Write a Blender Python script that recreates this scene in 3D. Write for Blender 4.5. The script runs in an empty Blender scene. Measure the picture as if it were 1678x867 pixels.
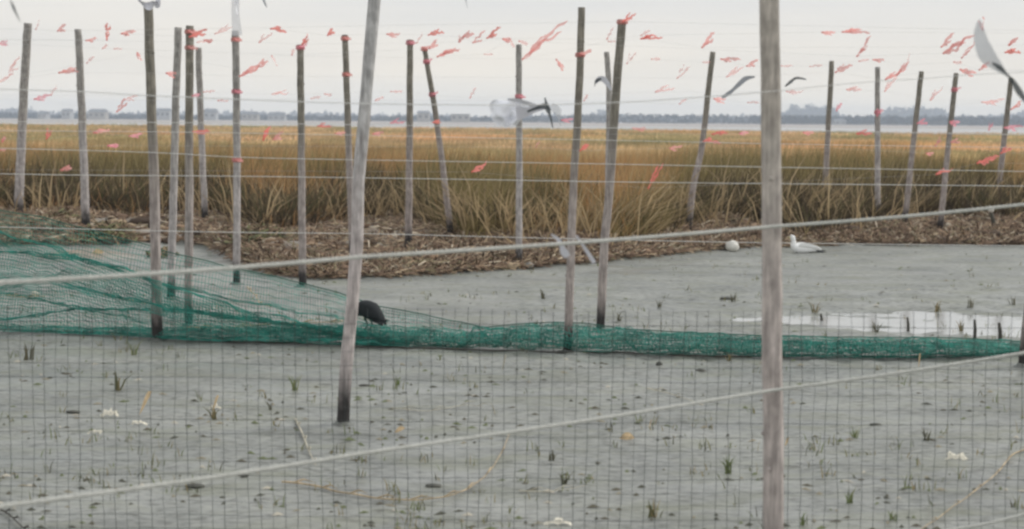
import bpy, math, random
import numpy as np
from mathutils import Vector, Matrix, noise
random.seed(7); rng = np.random.default_rng(7)
sc = bpy.context.scene
# ------------------------------------------------------------ camera, world, sun, exposure
W, H, F = 1678.0, 867.0, 2660.0
CAMZ = 1.8
ROLL = math.atan(12.5/1678)
HC = 197.2                                   # horizon height in the picture at its middle column
PITCH = math.atan((H/2-HC)/F)
fw = Vector((0, math.cos(PITCH), -math.sin(PITCH))); r0 = Vector((1,0,0)); u0 = Vector((0, math.sin(PITCH), math.cos(PITCH)))
RT = r0*math.cos(ROLL)+u0*math.sin(ROLL); UP = u0*math.cos(ROLL)-r0*math.sin(ROLL)
cam = bpy.data.cameras.new("camera"); camo = bpy.data.objects.new("camera", cam); sc.collection.objects.link(camo)
camo.matrix_world = Matrix(((RT.x,UP.x,-fw.x,0),(RT.y,UP.y,-fw.y,0),(RT.z,UP.z,-fw.z,CAMZ),(0,0,0,1)))
cam.sensor_width = 36; cam.lens = 36*F/W; cam.clip_start = 0.05; cam.clip_end = 20000
cam.dof.use_dof = True; cam.dof.focus_distance = 13.0; cam.dof.aperture_fstop = 3.2
sc.camera = camo
sc.render.filter_size = 2.6
sc.cycles.pixel_filter_type = 'BLACKMAN_HARRIS'; sc.cycles.filter_width = 2.6
sc.cycles.volume_bounces = 1; sc.cycles.max_bounces = 8
sc.view_settings.view_transform = 'Standard'; sc.view_settings.look = 'None'
sc.view_settings.exposure = 0.2; sc.view_settings.gamma = 1.0
SUN_EL, SUN_AZ = 38.0, 65.0                   # degrees; azimuth from +Y (view direction) towards +X (right)
w = bpy.data.worlds.new("World"); sc.world = w; w.use_nodes = True
nt = w.node_tree; nt.nodes.clear()
def N(nt, t, **k):
    n = nt.nodes.new(t)
    for a, b in k.items(): setattr(n, a, b)
    return n
L = nt.links.new
sky = N(nt,'ShaderNodeTexSky'); sky.sky_type='NISHITA'; sky.sun_disc=False
sky.sun_elevation=math.radians(SUN_EL); sky.sun_rotation=math.radians(SUN_AZ); sky.dust_density=3
bg1 = N(nt,'ShaderNodeBackground'); bg1.inputs[1].default_value=0.08; L(sky.outputs[0], bg1.inputs[0])
tc = N(nt,'ShaderNodeTexCoord'); sp = N(nt,'ShaderNodeSeparateXYZ'); L(tc.outputs['Generated'], sp.inputs[0])
mp = N(nt,'ShaderNodeMapping'); mp.inputs['Scale'].default_value=(3,3,26); mp.inputs['Rotation'].default_value=(0,math.radians(-4),0); L(tc.outputs['Generated'], mp.inputs[0])
nz = N(nt,'ShaderNodeTexNoise'); nz.inputs['Scale'].default_value=1.2; nz.inputs['Detail'].default_value=4; nz.inputs['Roughness'].default_value=.45; L(mp.outputs[0], nz.inputs[0])
cr = N(nt,'ShaderNodeValToRGB'); cr.color_ramp.elements[0].position=0.0; cr.color_ramp.elements[0].color=(.97,.90,.78,1)
cr.color_ramp.elements[1].position=.08; cr.color_ramp.elements[1].color=(.735,.732,.718,1)
e=cr.color_ramp.elements.new(.035); e.color=(.795,.755,.69,1)
e=cr.color_ramp.elements.new(.5); e.color=(.74,.76,.78,1)
L(sp.outputs['Z'], cr.inputs[0])
m1 = N(nt,'ShaderNodeMix'); m1.data_type='RGBA'; m1.blend_type='MULTIPLY'
cr2 = N(nt,'ShaderNodeValToRGB'); cr2.color_ramp.elements[0].position=.35; cr2.color_ramp.elements[0].color=(.93,.945,.965,1); cr2.color_ramp.elements[1].position=.65; cr2.color_ramp.elements[1].color=(1.05,1.035,1.01,1)
L(nz.outputs[0], cr2.inputs[0]); m1.inputs[0].default_value=1; L(cr.outputs[0], m1.inputs[6]); L(cr2.outputs[0], m1.inputs[7])
bg2 = N(nt,'ShaderNodeBackground'); bg2.inputs[1].default_value=1.0; L(m1.outputs[2], bg2.inputs[0])
mx = N(nt,'ShaderNodeMixShader'); mx.inputs[0].default_value=.96; L(bg1.outputs[0], mx.inputs[1]); L(bg2.outputs[0], mx.inputs[2])
wo = N(nt,'ShaderNodeOutputWorld'); L(mx.outputs[0], wo.inputs[0])
sun = bpy.data.lights.new("sun",'SUN'); sun.energy=1.5; sun.angle=math.radians(18); sun.color=(1,.96,.9)
suno = bpy.data.objects.new("sun", sun); sc.collection.objects.link(suno)
el, az = math.radians(SUN_EL), math.radians(SUN_AZ)
sd = Vector((math.sin(az)*math.cos(el), math.cos(az)*math.cos(el), math.sin(el)))
suno.rotation_euler = sd.to_track_quat('Z','Y').to_euler(); suno.location=(0,0,30)

# ------------------------------------------------------------ picture-to-place geometry (used once, to find real positions)
ORG = Vector((0,0,CAMZ))
def ray(px, py):
    return fw*F + RT*(px-W/2) + UP*(H/2-py)
def at(px, py, Y):
    d = ray(px,py); return ORG + d*(Y/d.y)
def lerp(pts, x):
    return float(np.interp(x, [p[0] for p in pts], [p[1] for p in pts]))
def u_of(px): return (px-W/2)/F
def sstep(a,b,x):
    t = min(1,max(0,(x-a)/(b-a))); return t*t*(3-2*t)
# edge of the bank (distance of the mud line for a bearing) and front of the tall grass
def dist(px,py,z=0):
    hor = HC + (px-W/2)*12.5/1678
    return F*(CAMZ-z)/(py-hor)
EDGE = [(u_of(x), dist(x,y)) for x,y in [(-900,402),(0,402),(150,404),(300,400),(345,405),(380,432),(450,452),(560,458),(650,456),(760,447),(900,436),(1050,424),(1150,412),(1280,405),(1400,402),(1678,403),(2600,403)]]
MARSH = [(u_of(x), dist(x,y,.25)) for x,y in [(-900,345),(0,345),(120,344),(260,345),(350,352),(430,372),(520,362),(640,352),(760,382),(900,390),(1000,384),(1100,374),(1180,362),(1250,366),(1340,366),(1420,366),(1560,352),(1678,356),(2600,356)]]
def terrain(x, y):
    if y > 560: return -.6+.5*sstep(570,640,y)+.6*sstep(1080,1150,y)
    u = x/max(y,2.0)
    e = lerp(EDGE,u); m = lerp(MARSH,u)
    if y < e-1.5 or y < 5: 
        h = 0.0
    else:
        h = .13*sstep(e-.25,e+.5,y) + .12*sstep(e, max(m,e+1), y)
        h += sstep(e-.6,e+.8,y)*(.08*noise.noise(Vector((x*1.1,y*1.1,3)))+.06*noise.noise(Vector((x*3.1,y*2.1,7))))
        h += sstep(e,e+1,y)*(1-sstep(m+2,m+8,y))*.04*noise.noise(Vector((x*4,y*4,9)))
    h -= .9*sstep(188,215,y)
    if 11 < y < 18 and u > .02:
        px = u*F+W/2; py = HC+(px-W/2)*12.5/1678+F*CAMZ/y
        c = lerp([(960,519),(1285,522),(1480,526),(1678,531),(2300,536)],px); hh = lerp([(940,2),(1150,6),(1285,12),(1480,22),(1678,29),(2300,33)],px)
        h -= .042*lerp([(940,0),(1150,.25),(1290,.8),(1400,1)],px)*max(0,1-((py-c)/hh)**2)**.7
    if 11 < y < 18 and u > .0: h += .020*noise.noise(Vector((x*1.6,y*5,44)))+.022*noise.noise(Vector((x*5,y*9,45)))
    if y < 40: 
        h += .012*noise.noise(Vector((x*2.2,y*1.5,0)))+.008*noise.noise(Vector((x*7,y*4.5,5)))
        h += .10*math.exp(-((u+.275)/.03)**2-((y-24.3)/.8)**2) + .12*math.exp(-((u+.262)/.03)**2-((y-20.6)/.6)**2)
        h += .09*math.exp(-((u+.15)/.035)**2-((y-20.2)/.8)**2)
    return h
def ground_hit(px,py):
    d = ray(px,py); d = d/d.y
    y = 3.0
    while y < 200:
        p = ORG+d*y
        if p.z <= terrain(p.x,p.y): return p
        y += .04
    return p

# ------------------------------------------------------------ materials
def mat(name, col, rough=.8, metal=0.0, noise_scale=None, dark=.7, light=1.25, bump=0, stretch=(1,1,1), transl=0, spec=None, rnd=0, distort=0):
    m = bpy.data.materials.new(name); m.use_nodes=True; t=m.node_tree; b=t.nodes['Principled BSDF']
    b.inputs['Roughness'].default_value=rough; b.inputs['Metallic'].default_value=metal
    if spec is not None: b.inputs['Specular IOR Level'].default_value=spec
    src=None
    if noise_scale:
        c=N(t,'ShaderNodeTexCoord'); mp=N(t,'ShaderNodeMapping'); mp.inputs['Scale'].default_value=stretch; t.links.new(c.outputs['Object'],mp.inputs[0])
        n=N(t,'ShaderNodeTexNoise'); n.inputs['Scale'].default_value=noise_scale; n.inputs['Detail'].default_value=6; n.inputs['Distortion'].default_value=distort; t.links.new(mp.outputs[0],n.inputs[0])
        r=N(t,'ShaderNodeValToRGB'); r.color_ramp.elements[0].position=.3; r.color_ramp.elements[1].position=.7
        r.color_ramp.elements[0].color=(*[min(1,x*dark) for x in col],1); r.color_ramp.elements[1].color=(*[min(1,x*light) for x in col],1)
        t.links.new(n.outputs[0],r.inputs[0]); src=r.outputs[0]
        if bump:
            bp=N(t,'ShaderNodeBump'); bp.inputs['Strength'].default_value=bump; bp.inputs['Distance'].default_value=.01
            t.links.new(n.outputs[0],bp.inputs['Height']); t.links.new(bp.outputs[0],b.inputs['Normal'])
    if rnd and src:
        oi=N(t,'ShaderNodeObjectInfo'); mr=N(t,'ShaderNodeMapRange'); mr.inputs[3].default_value=1-rnd; mr.inputs[4].default_value=1+rnd
        t.links.new(oi.outputs['Random'],mr.inputs[0]); hs=N(t,'ShaderNodeHueSaturation'); t.links.new(mr.outputs[0],hs.inputs['Value']); t.links.new(src,hs.inputs['Color']); src=hs.outputs[0]
    if src: t.links.new(src,b.inputs['Base Color'])
    else: b.inputs['Base Color'].default_value=(*col,1)
    if transl:
        tr=N(t,'ShaderNodeBsdfTranslucent'); ms=N(t,'ShaderNodeMixShader'); ms.inputs[0].default_value=transl
        if src: t.links.new(src,tr.inputs[0])
        else: tr.inputs[0].default_value=(*col,1)
        t.links.new(b.outputs[0],ms.inputs[1]); t.links.new(tr.outputs[0],ms.inputs[2]); t.links.new(ms.outputs[0],t.nodes['Material Output'].inputs[0])
    return m
def attr_mat(name, rough=.85, transl=.25):
    m=bpy.data.materials.new(name); m.use_nodes=True; t=m.node_tree; b=t.nodes['Principled BSDF']; b.inputs['Roughness'].default_value=rough; b.inputs['Specular IOR Level'].default_value=.2
    a=N(t,'ShaderNodeAttribute'); a.attribute_name='col'; t.links.new(a.outputs['Color'],b.inputs['Base Color'])
    if transl:
        tr=N(t,'ShaderNodeBsdfTranslucent'); ms=N(t,'ShaderNodeMixShader'); ms.inputs[0].default_value=transl
        t.links.new(a.outputs['Color'],tr.inputs[0]); t.links.new(b.outputs[0],ms.inputs[1]); t.links.new(tr.outputs[0],ms.inputs[2]); t.links.new(ms.outputs[0],t.nodes['Material Output'].inputs[0])
    return m
# weathered pole: long grain, blotches, a dark wet foot (origin of each pole is at its foot)
def pole_mat(name, top, low, wet=.32):
    m=bpy.data.materials.new(name); m.use_nodes=True; t=m.node_tree; b=t.nodes['Principled BSDF']; b.inputs['Roughness'].default_value=.85
    c=N(t,'ShaderNodeTexCoord'); s=N(t,'ShaderNodeSeparateXYZ'); t.links.new(c.outputs['Object'],s.inputs[0])
    oi=N(t,'ShaderNodeObjectInfo')
    add=N(t,'ShaderNodeVectorMath'); t.links.new(c.outputs['Object'],add.inputs[0]); t.links.new(oi.outputs['Location'],add.inputs[1])
    mp=N(t,'ShaderNodeMapping'); mp.inputs['Scale'].default_value=(60,60,5); t.links.new(add.outputs[0],mp.inputs[0])
    g=N(t,'ShaderNodeTexNoise'); g.inputs['Scale'].default_value=1; g.inputs['Detail'].default_value=5; t.links.new(mp.outputs[0],g.inputs[0])
    mp2=N(t,'ShaderNodeMapping'); mp2.inputs['Scale'].default_value=(22,22,14); t.links.new(add.outputs[0],mp2.inputs[0])
    bl=N(t,'ShaderNodeTexNoise'); bl.inputs['Scale'].default_value=1; bl.inputs['Detail'].default_value=4; t.links.new(mp2.outputs[0],bl.inputs[0])
    nsum=N(t,'ShaderNodeMath',operation='MULTIPLY_ADD'); t.links.new(bl.outputs[0],nsum.inputs[0]); nsum.inputs[1].default_value=1.0; t.links.new(s.outputs['Z'],nsum.inputs[2])
    r=N(t,'ShaderNodeMapRange'); r.interpolation_type='SMOOTHSTEP'; r.inputs[1].default_value=1.5; r.inputs[2].default_value=2.5; t.links.new(nsum.outputs[0],r.inputs[0])
    mc=N(t,'ShaderNodeMix'); mc.data_type='RGBA'; mc.inputs[6].default_value=(*low,1); mc.inputs[7].default_value=(*top,1); t.links.new(r.outputs[0],mc.inputs[0])
    gr=N(t,'ShaderNodeMapRange'); gr.inputs[1].default_value=.3; gr.inputs[2].default_value=.7; gr.inputs[3].default_value=.66; gr.inputs[4].default_value=1.2; t.links.new(g.outputs[0],gr.inputs[0])
    br=N(t,'ShaderNodeMapRange'); br.inputs[1].default_value=.35; br.inputs[2].default_value=.65; br.inputs[3].default_value=.74; br.inputs[4].default_value=1.16; t.links.new(bl.outputs[0],br.inputs[0])
    mul=N(t,'ShaderNodeMath',operation='MULTIPLY'); t.links.new(gr.outputs[0],mul.inputs[0]); t.links.new(br.outputs[0],mul.inputs[1])
    wz=N(t,'ShaderNodeMath',operation='MULTIPLY_ADD'); t.links.new(bl.outputs[0],wz.inputs[0]); wz.inputs[1].default_value=-.35; t.links.new(s.outputs['Z'],wz.inputs[2])
    wr=N(t,'ShaderNodeMapRange'); wr.interpolation_type='SMOOTHSTEP'; wr.inputs[1].default_value=-.08; wr.inputs[2].default_value=wet-.17; wr.inputs[3].default_value=.07; wr.inputs[4].default_value=1; t.links.new(wz.outputs[0],wr.inputs[0])
    mul2=N(t,'ShaderNodeMath',operation='MULTIPLY'); t.links.new(mul.outputs[0],mul2.inputs[0]); t.links.new(wr.outputs[0],mul2.inputs[1])
    hs=N(t,'ShaderNodeHueSaturation'); t.links.new(mc.outputs[2],hs.inputs['Color']); t.links.new(mul2.outputs[0],hs.inputs['Value']); t.links.new(hs.outputs[0],b.inputs['Base Color'])
    bp=N(t,'ShaderNodeBump'); bp.inputs['Strength'].default_value=.6; bp.inputs['Distance'].default_value=.006; t.links.new(g.outputs[0],bp.inputs['Height']); t.links.new(bp.outputs[0],b.inputs['Normal'])
    return m
M={}
M['pole_dark']=pole_mat('weathered_dark_wood',(.24,.22,.18),(.40,.345,.32))
M['pole_pale']=pole_mat('weathered_pale_wood',(.50,.49,.48),(.54,.48,.46),wet=.4)
M['pole_mid']=pole_mat('weathered_grey_wood',(.36,.34,.315),(.47,.43,.415))
M['pole_thick']=pole_mat('weathered_brown_grey_wood',(.47,.425,.375),(.49,.43,.40))
M['rope']=mat('pale_rope',(.52,.52,.48),.85,noise_scale=60,dark=.85,light=1.12)
M['cord']=mat('white_cord',(.72,.71,.68),.7,noise_scale=30,dark=.9,light=1.1)
M['mono']=mat('clear_monofilament',(.7,.7,.7),.4,noise_scale=5)
M['black_net']=mat('black_plastic_mesh',(.05,.062,.06),.6,noise_scale=20)
M['green_net']=mat('green_plastic_net',(.05,.345,.275),.55,noise_scale=9,dark=.5,light=1.5,transl=.25)
M['green_edge']=mat('dark_green_edge_cord',(.02,.13,.09),.6,noise_scale=6)
M['shell']=mat('bleached_shell',(.80,.75,.62),.7,noise_scale=60,dark=.65,light=1.2,bump=.3)
M['leaf']=mat('dry_leaf',(.62,.46,.27),.8,noise_scale=30,dark=.6,light=1.3,transl=.2)
M['reed']=mat('dry_reed',(.50,.39,.25),.8,noise_scale=14,dark=.6,light=1.3)
M['reed_pale']=mat('bleached_reed',(.52,.48,.38),.8,noise_scale=14,dark=.75,light=1.2)
M['stem_dark']=mat('dark_wet_stem',(.06,.055,.04),.7,noise_scale=20)
M['clod']=mat('dark_wet_clod',(.075,.075,.06),.6,noise_scale=40,dark=.5,light=1.5,bump=.4)
M['wet_mud']=mat('dark_wet_mud',(.13,.135,.12),.45,noise_scale=30,dark=.6,light=1.4,bump=.4)
M['float']=mat('dirty_white_plastic',(.72,.70,.64),.5,noise_scale=20,dark=.8,light=1.1)
M['black_feather']=mat('black_feathers',(.012,.015,.017),.85,noise_scale=60,dark=.6,light=1.7,bump=.3,stretch=(1,1,3))
M['white_feather']=mat('white_feathers',(.93,.93,.92),.8,noise_scale=40,dark=.93,light=1.05,bump=.2)
M['grey_feather']=mat('pale_grey_feathers',(.72,.74,.78),.8,noise_scale=40,dark=.9,light=1.1,bump=.2)
M['dark_feather']=mat('slate_dark_feathers',(.05,.055,.06),.7,noise_scale=40)
M['beak_black']=mat('black_beak',(.02,.02,.02),.4,noise_scale=40)
M['beak_yellow']=mat('yellow_beak',(.5,.42,.22),.4,noise_scale=40)
M['leg_pale']=mat('pale_bird_leg',(.45,.36,.28),.6,noise_scale=40)
M['ribbon']=mat('coral_flagging_tape',(1,.44,.41),.6,noise_scale=40,dark=.85,light=1.15,transl=.75)
M['ribbon_hot']=mat('bright_coral_flagging_tape',(1,.31,.27),.6,noise_scale=40,dark=.85,light=1.15,transl=.7)
M['ribbon_pink']=mat('pink_flagging_tape',(1,.40,.46),.6,noise_scale=40,dark=.85,light=1.15,transl=.75)
def veil(m, alpha):     # thin see-through tape
    t=m.node_tree; out=t.nodes['Material Output']; src=out.inputs[0].links[0].from_socket
    tp=N(t,'ShaderNodeBsdfTransparent'); ms=N(t,'ShaderNodeMixShader'); ms.inputs[0].default_value=alpha
    t.links.new(tp.outputs[0],ms.inputs[1]); t.links.new(src,ms.inputs[2]); t.links.new(ms.outputs[0],out.inputs[0]); return m
M['ribbon_faint']=veil(mat('faded_coral_flagging_tape',(1,.46,.43),.6,noise_scale=40,dark=.85,light=1.15,transl=.75),.5)
veil(M['ribbon'],.78)
veil(M['ribbon_pink'],.75); veil(M['ribbon_hot'],.9)
def tape_mat(name, front, back, alpha=1):
    m=bpy.data.materials.new(name); m.use_nodes=True; t=m.node_tree; b=t.nodes['Principled BSDF']; b.inputs['Roughness'].default_value=.35
    g=N(t,'ShaderNodeNewGeometry'); n=N(t,'ShaderNodeTexNoise'); n.inputs['Scale'].default_value=25
    c=N(t,'ShaderNodeTexCoord'); t.links.new(c.outputs['Object'],n.inputs[0])
    mx=N(t,'ShaderNodeMix'); mx.data_type='RGBA'; mx.inputs[6].default_value=(*front,1); mx.inputs[7].default_value=(*back,1)
    t.links.new(g.outputs['Backfacing'],mx.inputs[0])
    mr=N(t,'ShaderNodeMapRange'); mr.inputs[3].default_value=.85; mr.inputs[4].default_value=1.15; t.links.new(n.outputs[0],mr.inputs[0])
    hs=N(t,'ShaderNodeHueSaturation'); t.links.new(mx.outputs[2],hs.inputs['Color']); t.links.new(mr.outputs[0],hs.inputs['Value']); t.links.new(hs.outputs[0],b.inputs['Base Color'])
    if alpha<1: veil_src=veil(m,alpha)
    return m
M['silver']=tape_mat('silver_black_tape',(.52,.55,.60),(.045,.055,.065))
M['silver_clear']=tape_mat('clear_white_film',(.72,.73,.77),(.72,.73,.77),.55)
M['sheet']=tape_mat('clear_lilac_film',(.86,.87,.92),(.86,.87,.92),.82)
M['silver_top']=tape_mat('silver_film',(.58,.61,.66),(.50,.53,.58),.66)
M['white_tape']=tape_mat('white_tape',(.92,.92,.95),(.75,.75,.82))
M['dark_tape']=tape_mat('dark_tape',(.10,.12,.135),(.07,.085,.095),.9)
M['grey_tape']=tape_mat('grey_blue_tape',(.36,.40,.48),(.24,.27,.33),.85)
M['grass']=attr_mat('marsh_grass',.85,.3)
M['wrack']=attr_mat('wrack',.9,.0)
M['trees']=attr_mat('far_tree_foliage',.95,0)
M['wall']=mat('pale_house_wall',(.40,.41,.42),.9,noise_scale=.3,dark=.9,light=1.05)
M['wall_tan']=mat('tan_house_wall',(.38,.36,.33),.9,noise_scale=.3,dark=.9,light=1.05)
M['roof']=mat('grey_roof',(.16,.17,.19),.9,noise_scale=.5)
M['glass']=mat('dark_window',(.05,.06,.08),.2,noise_scale=.5)

# ------------------------------------------------------------ mesh helpers
C = sc.collection
def mesh_np(name, v, loops, starts, totals, m, cols=None, parent=None, smooth=False, origin=None):
    me=bpy.data.meshes.new(name); v=np.asarray(v,dtype=np.float32)
    if origin is not None: v=v-np.array(origin,dtype=np.float32)
    me.vertices.add(len(v)); me.vertices.foreach_set('co',v.ravel())
    me.loops.add(len(loops)); me.loops.foreach_set('vertex_index',np.asarray(loops,dtype=np.int32))
    me.polygons.add(len(starts)); me.polygons.foreach_set('loop_start',np.asarray(starts,dtype=np.int32))
    try: me.polygons.foreach_set('loop_total',np.asarray(totals,dtype=np.int32))
    except Exception: pass
    if smooth: me.polygons.foreach_set('use_smooth',np.ones(len(starts),dtype=bool))
    if cols is not None:
        a=me.color_attributes.new('col','FLOAT_COLOR','POINT'); a.data.foreach_set('color',np.asarray(cols,dtype=np.float32).ravel())
    me.update(calc_edges=True); me.validate(); me.materials.append(m)
    o=bpy.data.objects.new(name,me); C.objects.link(o)
    if origin is not None: o.location=origin
    if parent: o.parent=parent
    return o
class MB:
    def __init__(s): s.v=[]; s.f=[]
    def add(s, vs, fs):
        k=len(s.v); s.v+= [tuple(p) for p in vs]; s.f+= [tuple(i+k for i in f) for f in fs]
    def tube(s, pts, rad, n=6, caps=True, flat=1.0):
        pts=[Vector(p) for p in pts]; m=len(pts); vs=[]; fs=[]
        if not hasattr(rad,'__len__'): rad=[rad]*m
        ref=None
        for i,p in enumerate(pts):
            t=(pts[min(i+1,m-1)]-pts[max(i-1,0)])
            t = t.normalized() if t.length>1e-9 else Vector((0,0,1))
            if ref is None: ref = Vector((0,1,0)) if abs(t.y)<.9 else Vector((1,0,0))
            a=(ref-t*ref.dot(t)).normalized(); ref=a; b=t.cross(a)
            for k in range(n):
                th=2*math.pi*k/n; vs.append(p+(a*math.cos(th)*flat+b*math.sin(th))*rad[i])
        for i in range(m-1):
            for k in range(n):
                k2=(k+1)%n; fs.append((i*n+k,i*n+k2,(i+1)*n+k2,(i+1)*n+k))
        if caps: fs.append(tuple(range(n-1,-1,-1))); fs.append(tuple((m-1)*n+k for k in range(n)))
        s.add(vs,fs); return s
    def box(s,c,d):
        x,y,z=c; a,b,h=d[0]/2,d[1]/2,d[2]/2
        vs=[(x+i*a,y+j*b,z+k*h) for k in(-1,1) for j in(-1,1) for i in(-1,1)]
        s.add(vs,[(0,2,3,1),(4,5,7,6),(0,1,5,4),(2,6,7,3),(0,4,6,2),(1,3,7,5)]); return s
    def build(s,name,m,parent=None,origin=None,smooth=True):
        me=bpy.data.meshes.new(name)
        o_=Vector(origin) if origin is not None else Vector((0,0,0))
        me.from_pydata([tuple(Vector(v)-o_) for v in s.v],[],s.f); me.materials.append(m)
        if smooth: me.polygons.foreach_set('use_smooth',[True]*len(me.polygons))
        o=bpy.data.objects.new(name,me); C.objects.link(o); o.location=o_
        if parent: o.parent=parent; o.location=o_-parent.location if parent.type=='EMPTY' else o_-parent.location
        return o
def tag(o,label=None,cat=None,group=None,kind=None):
    if label: o['label']=label
    if cat: o['category']=cat
    if group: o['group']=group
    if kind: o['kind']=kind
    return o
def empty(name,loc):
    o=bpy.data.objects.new(name,None); C.objects.link(o); o.location=loc; o.empty_display_size=.1; return o
def curve(pts, n):
    """smooth polyline through px points"""
    pts=[tuple(map(float,p)) for p in pts]; P=[pts[0]]+pts+[pts[-1]]; out=[]
    for i in range(1,len(P)-2):
        for k in range(n):
            t=k/n; out.append(tuple(.5*((2*P[i][j])+(-P[i-1][j]+P[i+1][j])*t+(2*P[i-1][j]-5*P[i][j]+4*P[i+1][j]-P[i+2][j])*t*t+(-P[i-1][j]+3*P[i][j]-3*P[i+1][j]+P[i+2][j])*t**3) for j in range(len(pts[0]))))
    out.append(pts[-1]); return out

# ------------------------------------------------------------ ground (one sheet to the horizon)
def ground():
    ys=list(np.linspace(-60,2,8))+list(np.linspace(2.6,28,300))+list(np.geomspace(28.2,60,40))+list(np.geomspace(64,260,24))+list(np.geomspace(300,9000,26))
    us=np.concatenate([np.linspace(-8,-.5,10),np.linspace(-.45,.45,240),np.linspace(.5,8,10)])
    v=[];
    for y in ys:
        s=max(abs(y),5.0)
        for u in us:
            x=u*s*(1 if abs(u)<=.5 else 1); v.append((x,y,terrain(x,y)))
    n=len(us); f=[]
    for i in range(len(ys)-1):
        for j in range(n-1): f.append((i*n+j,i*n+j+1,(i+1)*n+j+1,(i+1)*n+j))
    f=np.array(f); 
    m=bpy.data.materials.new('mud_and_bank'); m.use_nodes=True; t=m.node_tree; b=t.nodes['Principled BSDF']; lk=t.links.new
    g=N(t,'ShaderNodeNewGeometry'); s=N(t,'ShaderNodeSeparateXYZ'); lk(g.outputs['Position'],s.inputs[0])
    def nz(scale,vec,detail=6,dist=0):
        mp=N(t,'ShaderNodeMapping'); mp.inputs['Scale'].default_value=vec; lk(g.outputs['Position'],mp.inputs[0])
        n=N(t,'ShaderNodeTexNoise'); n.inputs['Scale'].default_value=scale; n.inputs['Detail'].default_value=detail; n.inputs['Distortion'].default_value=dist; lk(mp.outputs[0],n.inputs[0]); return n.outputs[0]
    def ramp(x,stops):
        r=N(t,'ShaderNodeValToRGB'); lk(x,r.inputs[0]); e=r.color_ramp.elements
        e[0].position,e[0].color=stops[0][0],(*stops[0][1],1); e[1].position,e[1].color=stops[-1][0],(*stops[-1][1],1)
        for p,c in stops[1:-1]: q=e.new(p); q.color=(*c,1)
        return r.outputs[0]
    def mix(a,bb,fac,mode='MIX'):
        q=N(t,'ShaderNodeMix'); q.data_type='RGBA'; q.blend_type=mode
        for sock,val in ((0,fac),(6,a),(7,bb)):
            if hasattr(val,'links'): lk(val,q.inputs[sock])
            else: q.inputs[sock].default_value=val if sock==0 else (*val,1)
        return q.outputs[2]
    mud=ramp(nz(.8,(1,1.6,1),8,.4),[(.3,(.170,.177,.165)),(.5,(.230,.237,.220)),(.7,(.288,.293,.270))])
    fine=ramp(nz(14,(1,1.8,1),8),[(.3,(.50,.50,.47)),(.5,(1,1,1)),(.72,(1.28,1.26,1.2))])
    mud=mix(mud,fine,1.0,'MULTIPLY')
    algae=ramp(nz(1.7,(1,2.2,1),7,.8),[(.48,(0,0,0)),(.68,(.6,.6,.6))])
    mud=mix(mud,(.205,.212,.155),algae)
    specks=ramp(nz(9,(1,2.0,1),3,.5),[(.60,(0,0,0)),(.70,(.85,.85,.85))])
    mud=mix(mud,(.10,.10,.085),specks)
    bank=ramp(nz(2.2,(1,1,1),8,.6),[(.3,(.13,.10,.075)),(.5,(.24,.185,.13)),(.7,(.36,.30,.22))])
    bank=mix(bank,fine,1.0,'MULTIPLY')
    hz=N(t,'ShaderNodeMath',operation='MULTIPLY_ADD'); lk(nz(3,(1,1,1),5),hz.inputs[0]); hz.inputs[1].default_value=.09; lk(s.outputs['Z'],hz.inputs[2])
    fac=N(t,'ShaderNodeMapRange'); fac.inputs[1].default_value=.075; fac.inputs[2].default_value=.13; lk(hz.outputs[0],fac.inputs[0])
    grey=ramp(nz(.9,(1,1,1),5,.5),[(.45,(0,0,0)),(.6,(.6,.6,.6))])
    bank=mix(bank,(.21,.195,.165),grey)
    col=mix(mud,bank,fac.outputs[0])
    far=N(t,'ShaderNodeMapRange'); far.inputs[1].default_value=600; far.inputs[2].default_value=700; lk(s.outputs['Y'],far.inputs[0])
    col=mix(col,(.36,.30,.25),far.outputs[0])
    lk(col,b.inputs['Base Color'])
    rr=N(t,'ShaderNodeMapRange'); rr.inputs[1].default_value=.35; rr.inputs[2].default_value=.65; rr.inputs[3].default_value=.30; rr.inputs[4].default_value=.75; lk(nz(1.1,(1,2,1),5),rr.inputs[0])
    lk(rr.outputs[0],b.inputs['Roughness'])
    bp=N(t,'ShaderNodeBump'); bp.inputs['Strength'].default_value=.55; bp.inputs['Distance'].default_value=.02; lk(nz(11,(1,1.5,1),8),bp.inputs['Height']); lk(bp.outputs[0],b.inputs['Normal'])
    o=mesh_np('ground',v,f.ravel(),np.arange(len(f))*4,np.full(len(f),4),m,smooth=True)
    tag(o,'grey wet tidal mud rising to a brown bank','ground',kind='structure')
ground()
def water():
    m=mat('far_water',(.40,.38,.36),.35,noise_scale=.02,dark=.95,light=1.05,bump=.1)
    b=MB(); 
    xs=np.linspace(-3500,3500,15); ys=[170,300,450,610]
    for y in ys:
        for x in xs: b.v.append((x,y,-.15))
    n=len(xs); b.f=[(i*n+j,i*n+j+1,(i+1)*n+j+1,(i+1)*n+j) for i in range(3) for j in range(n-1)]
    tag(b.build('water',m),'pale strip of bay water beyond the marsh','water',kind='structure')
    # shallow pool lying in a dip of the mud
    b=MB(); pts=[ground_flat(a,c) for a,c in ((960,545),(2300,585),(2300,490),(960,500))]
    b.add([(p.x,p.y,-.026) for p in pts],[(0,1,2,3)])
    m2=mat('still_pool_water',(.42,.43,.42),.13,noise_scale=3,dark=.9,light=1.1,bump=.04,spec=1.0)
    tag(b.build('pool_water',m2),'shallow bright pool of water lying on the mud','pool',kind='structure')
def ground_flat(px,py):
    d=ray(px,py); return ORG+d*(-CAMZ/d.z)
water()

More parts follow.
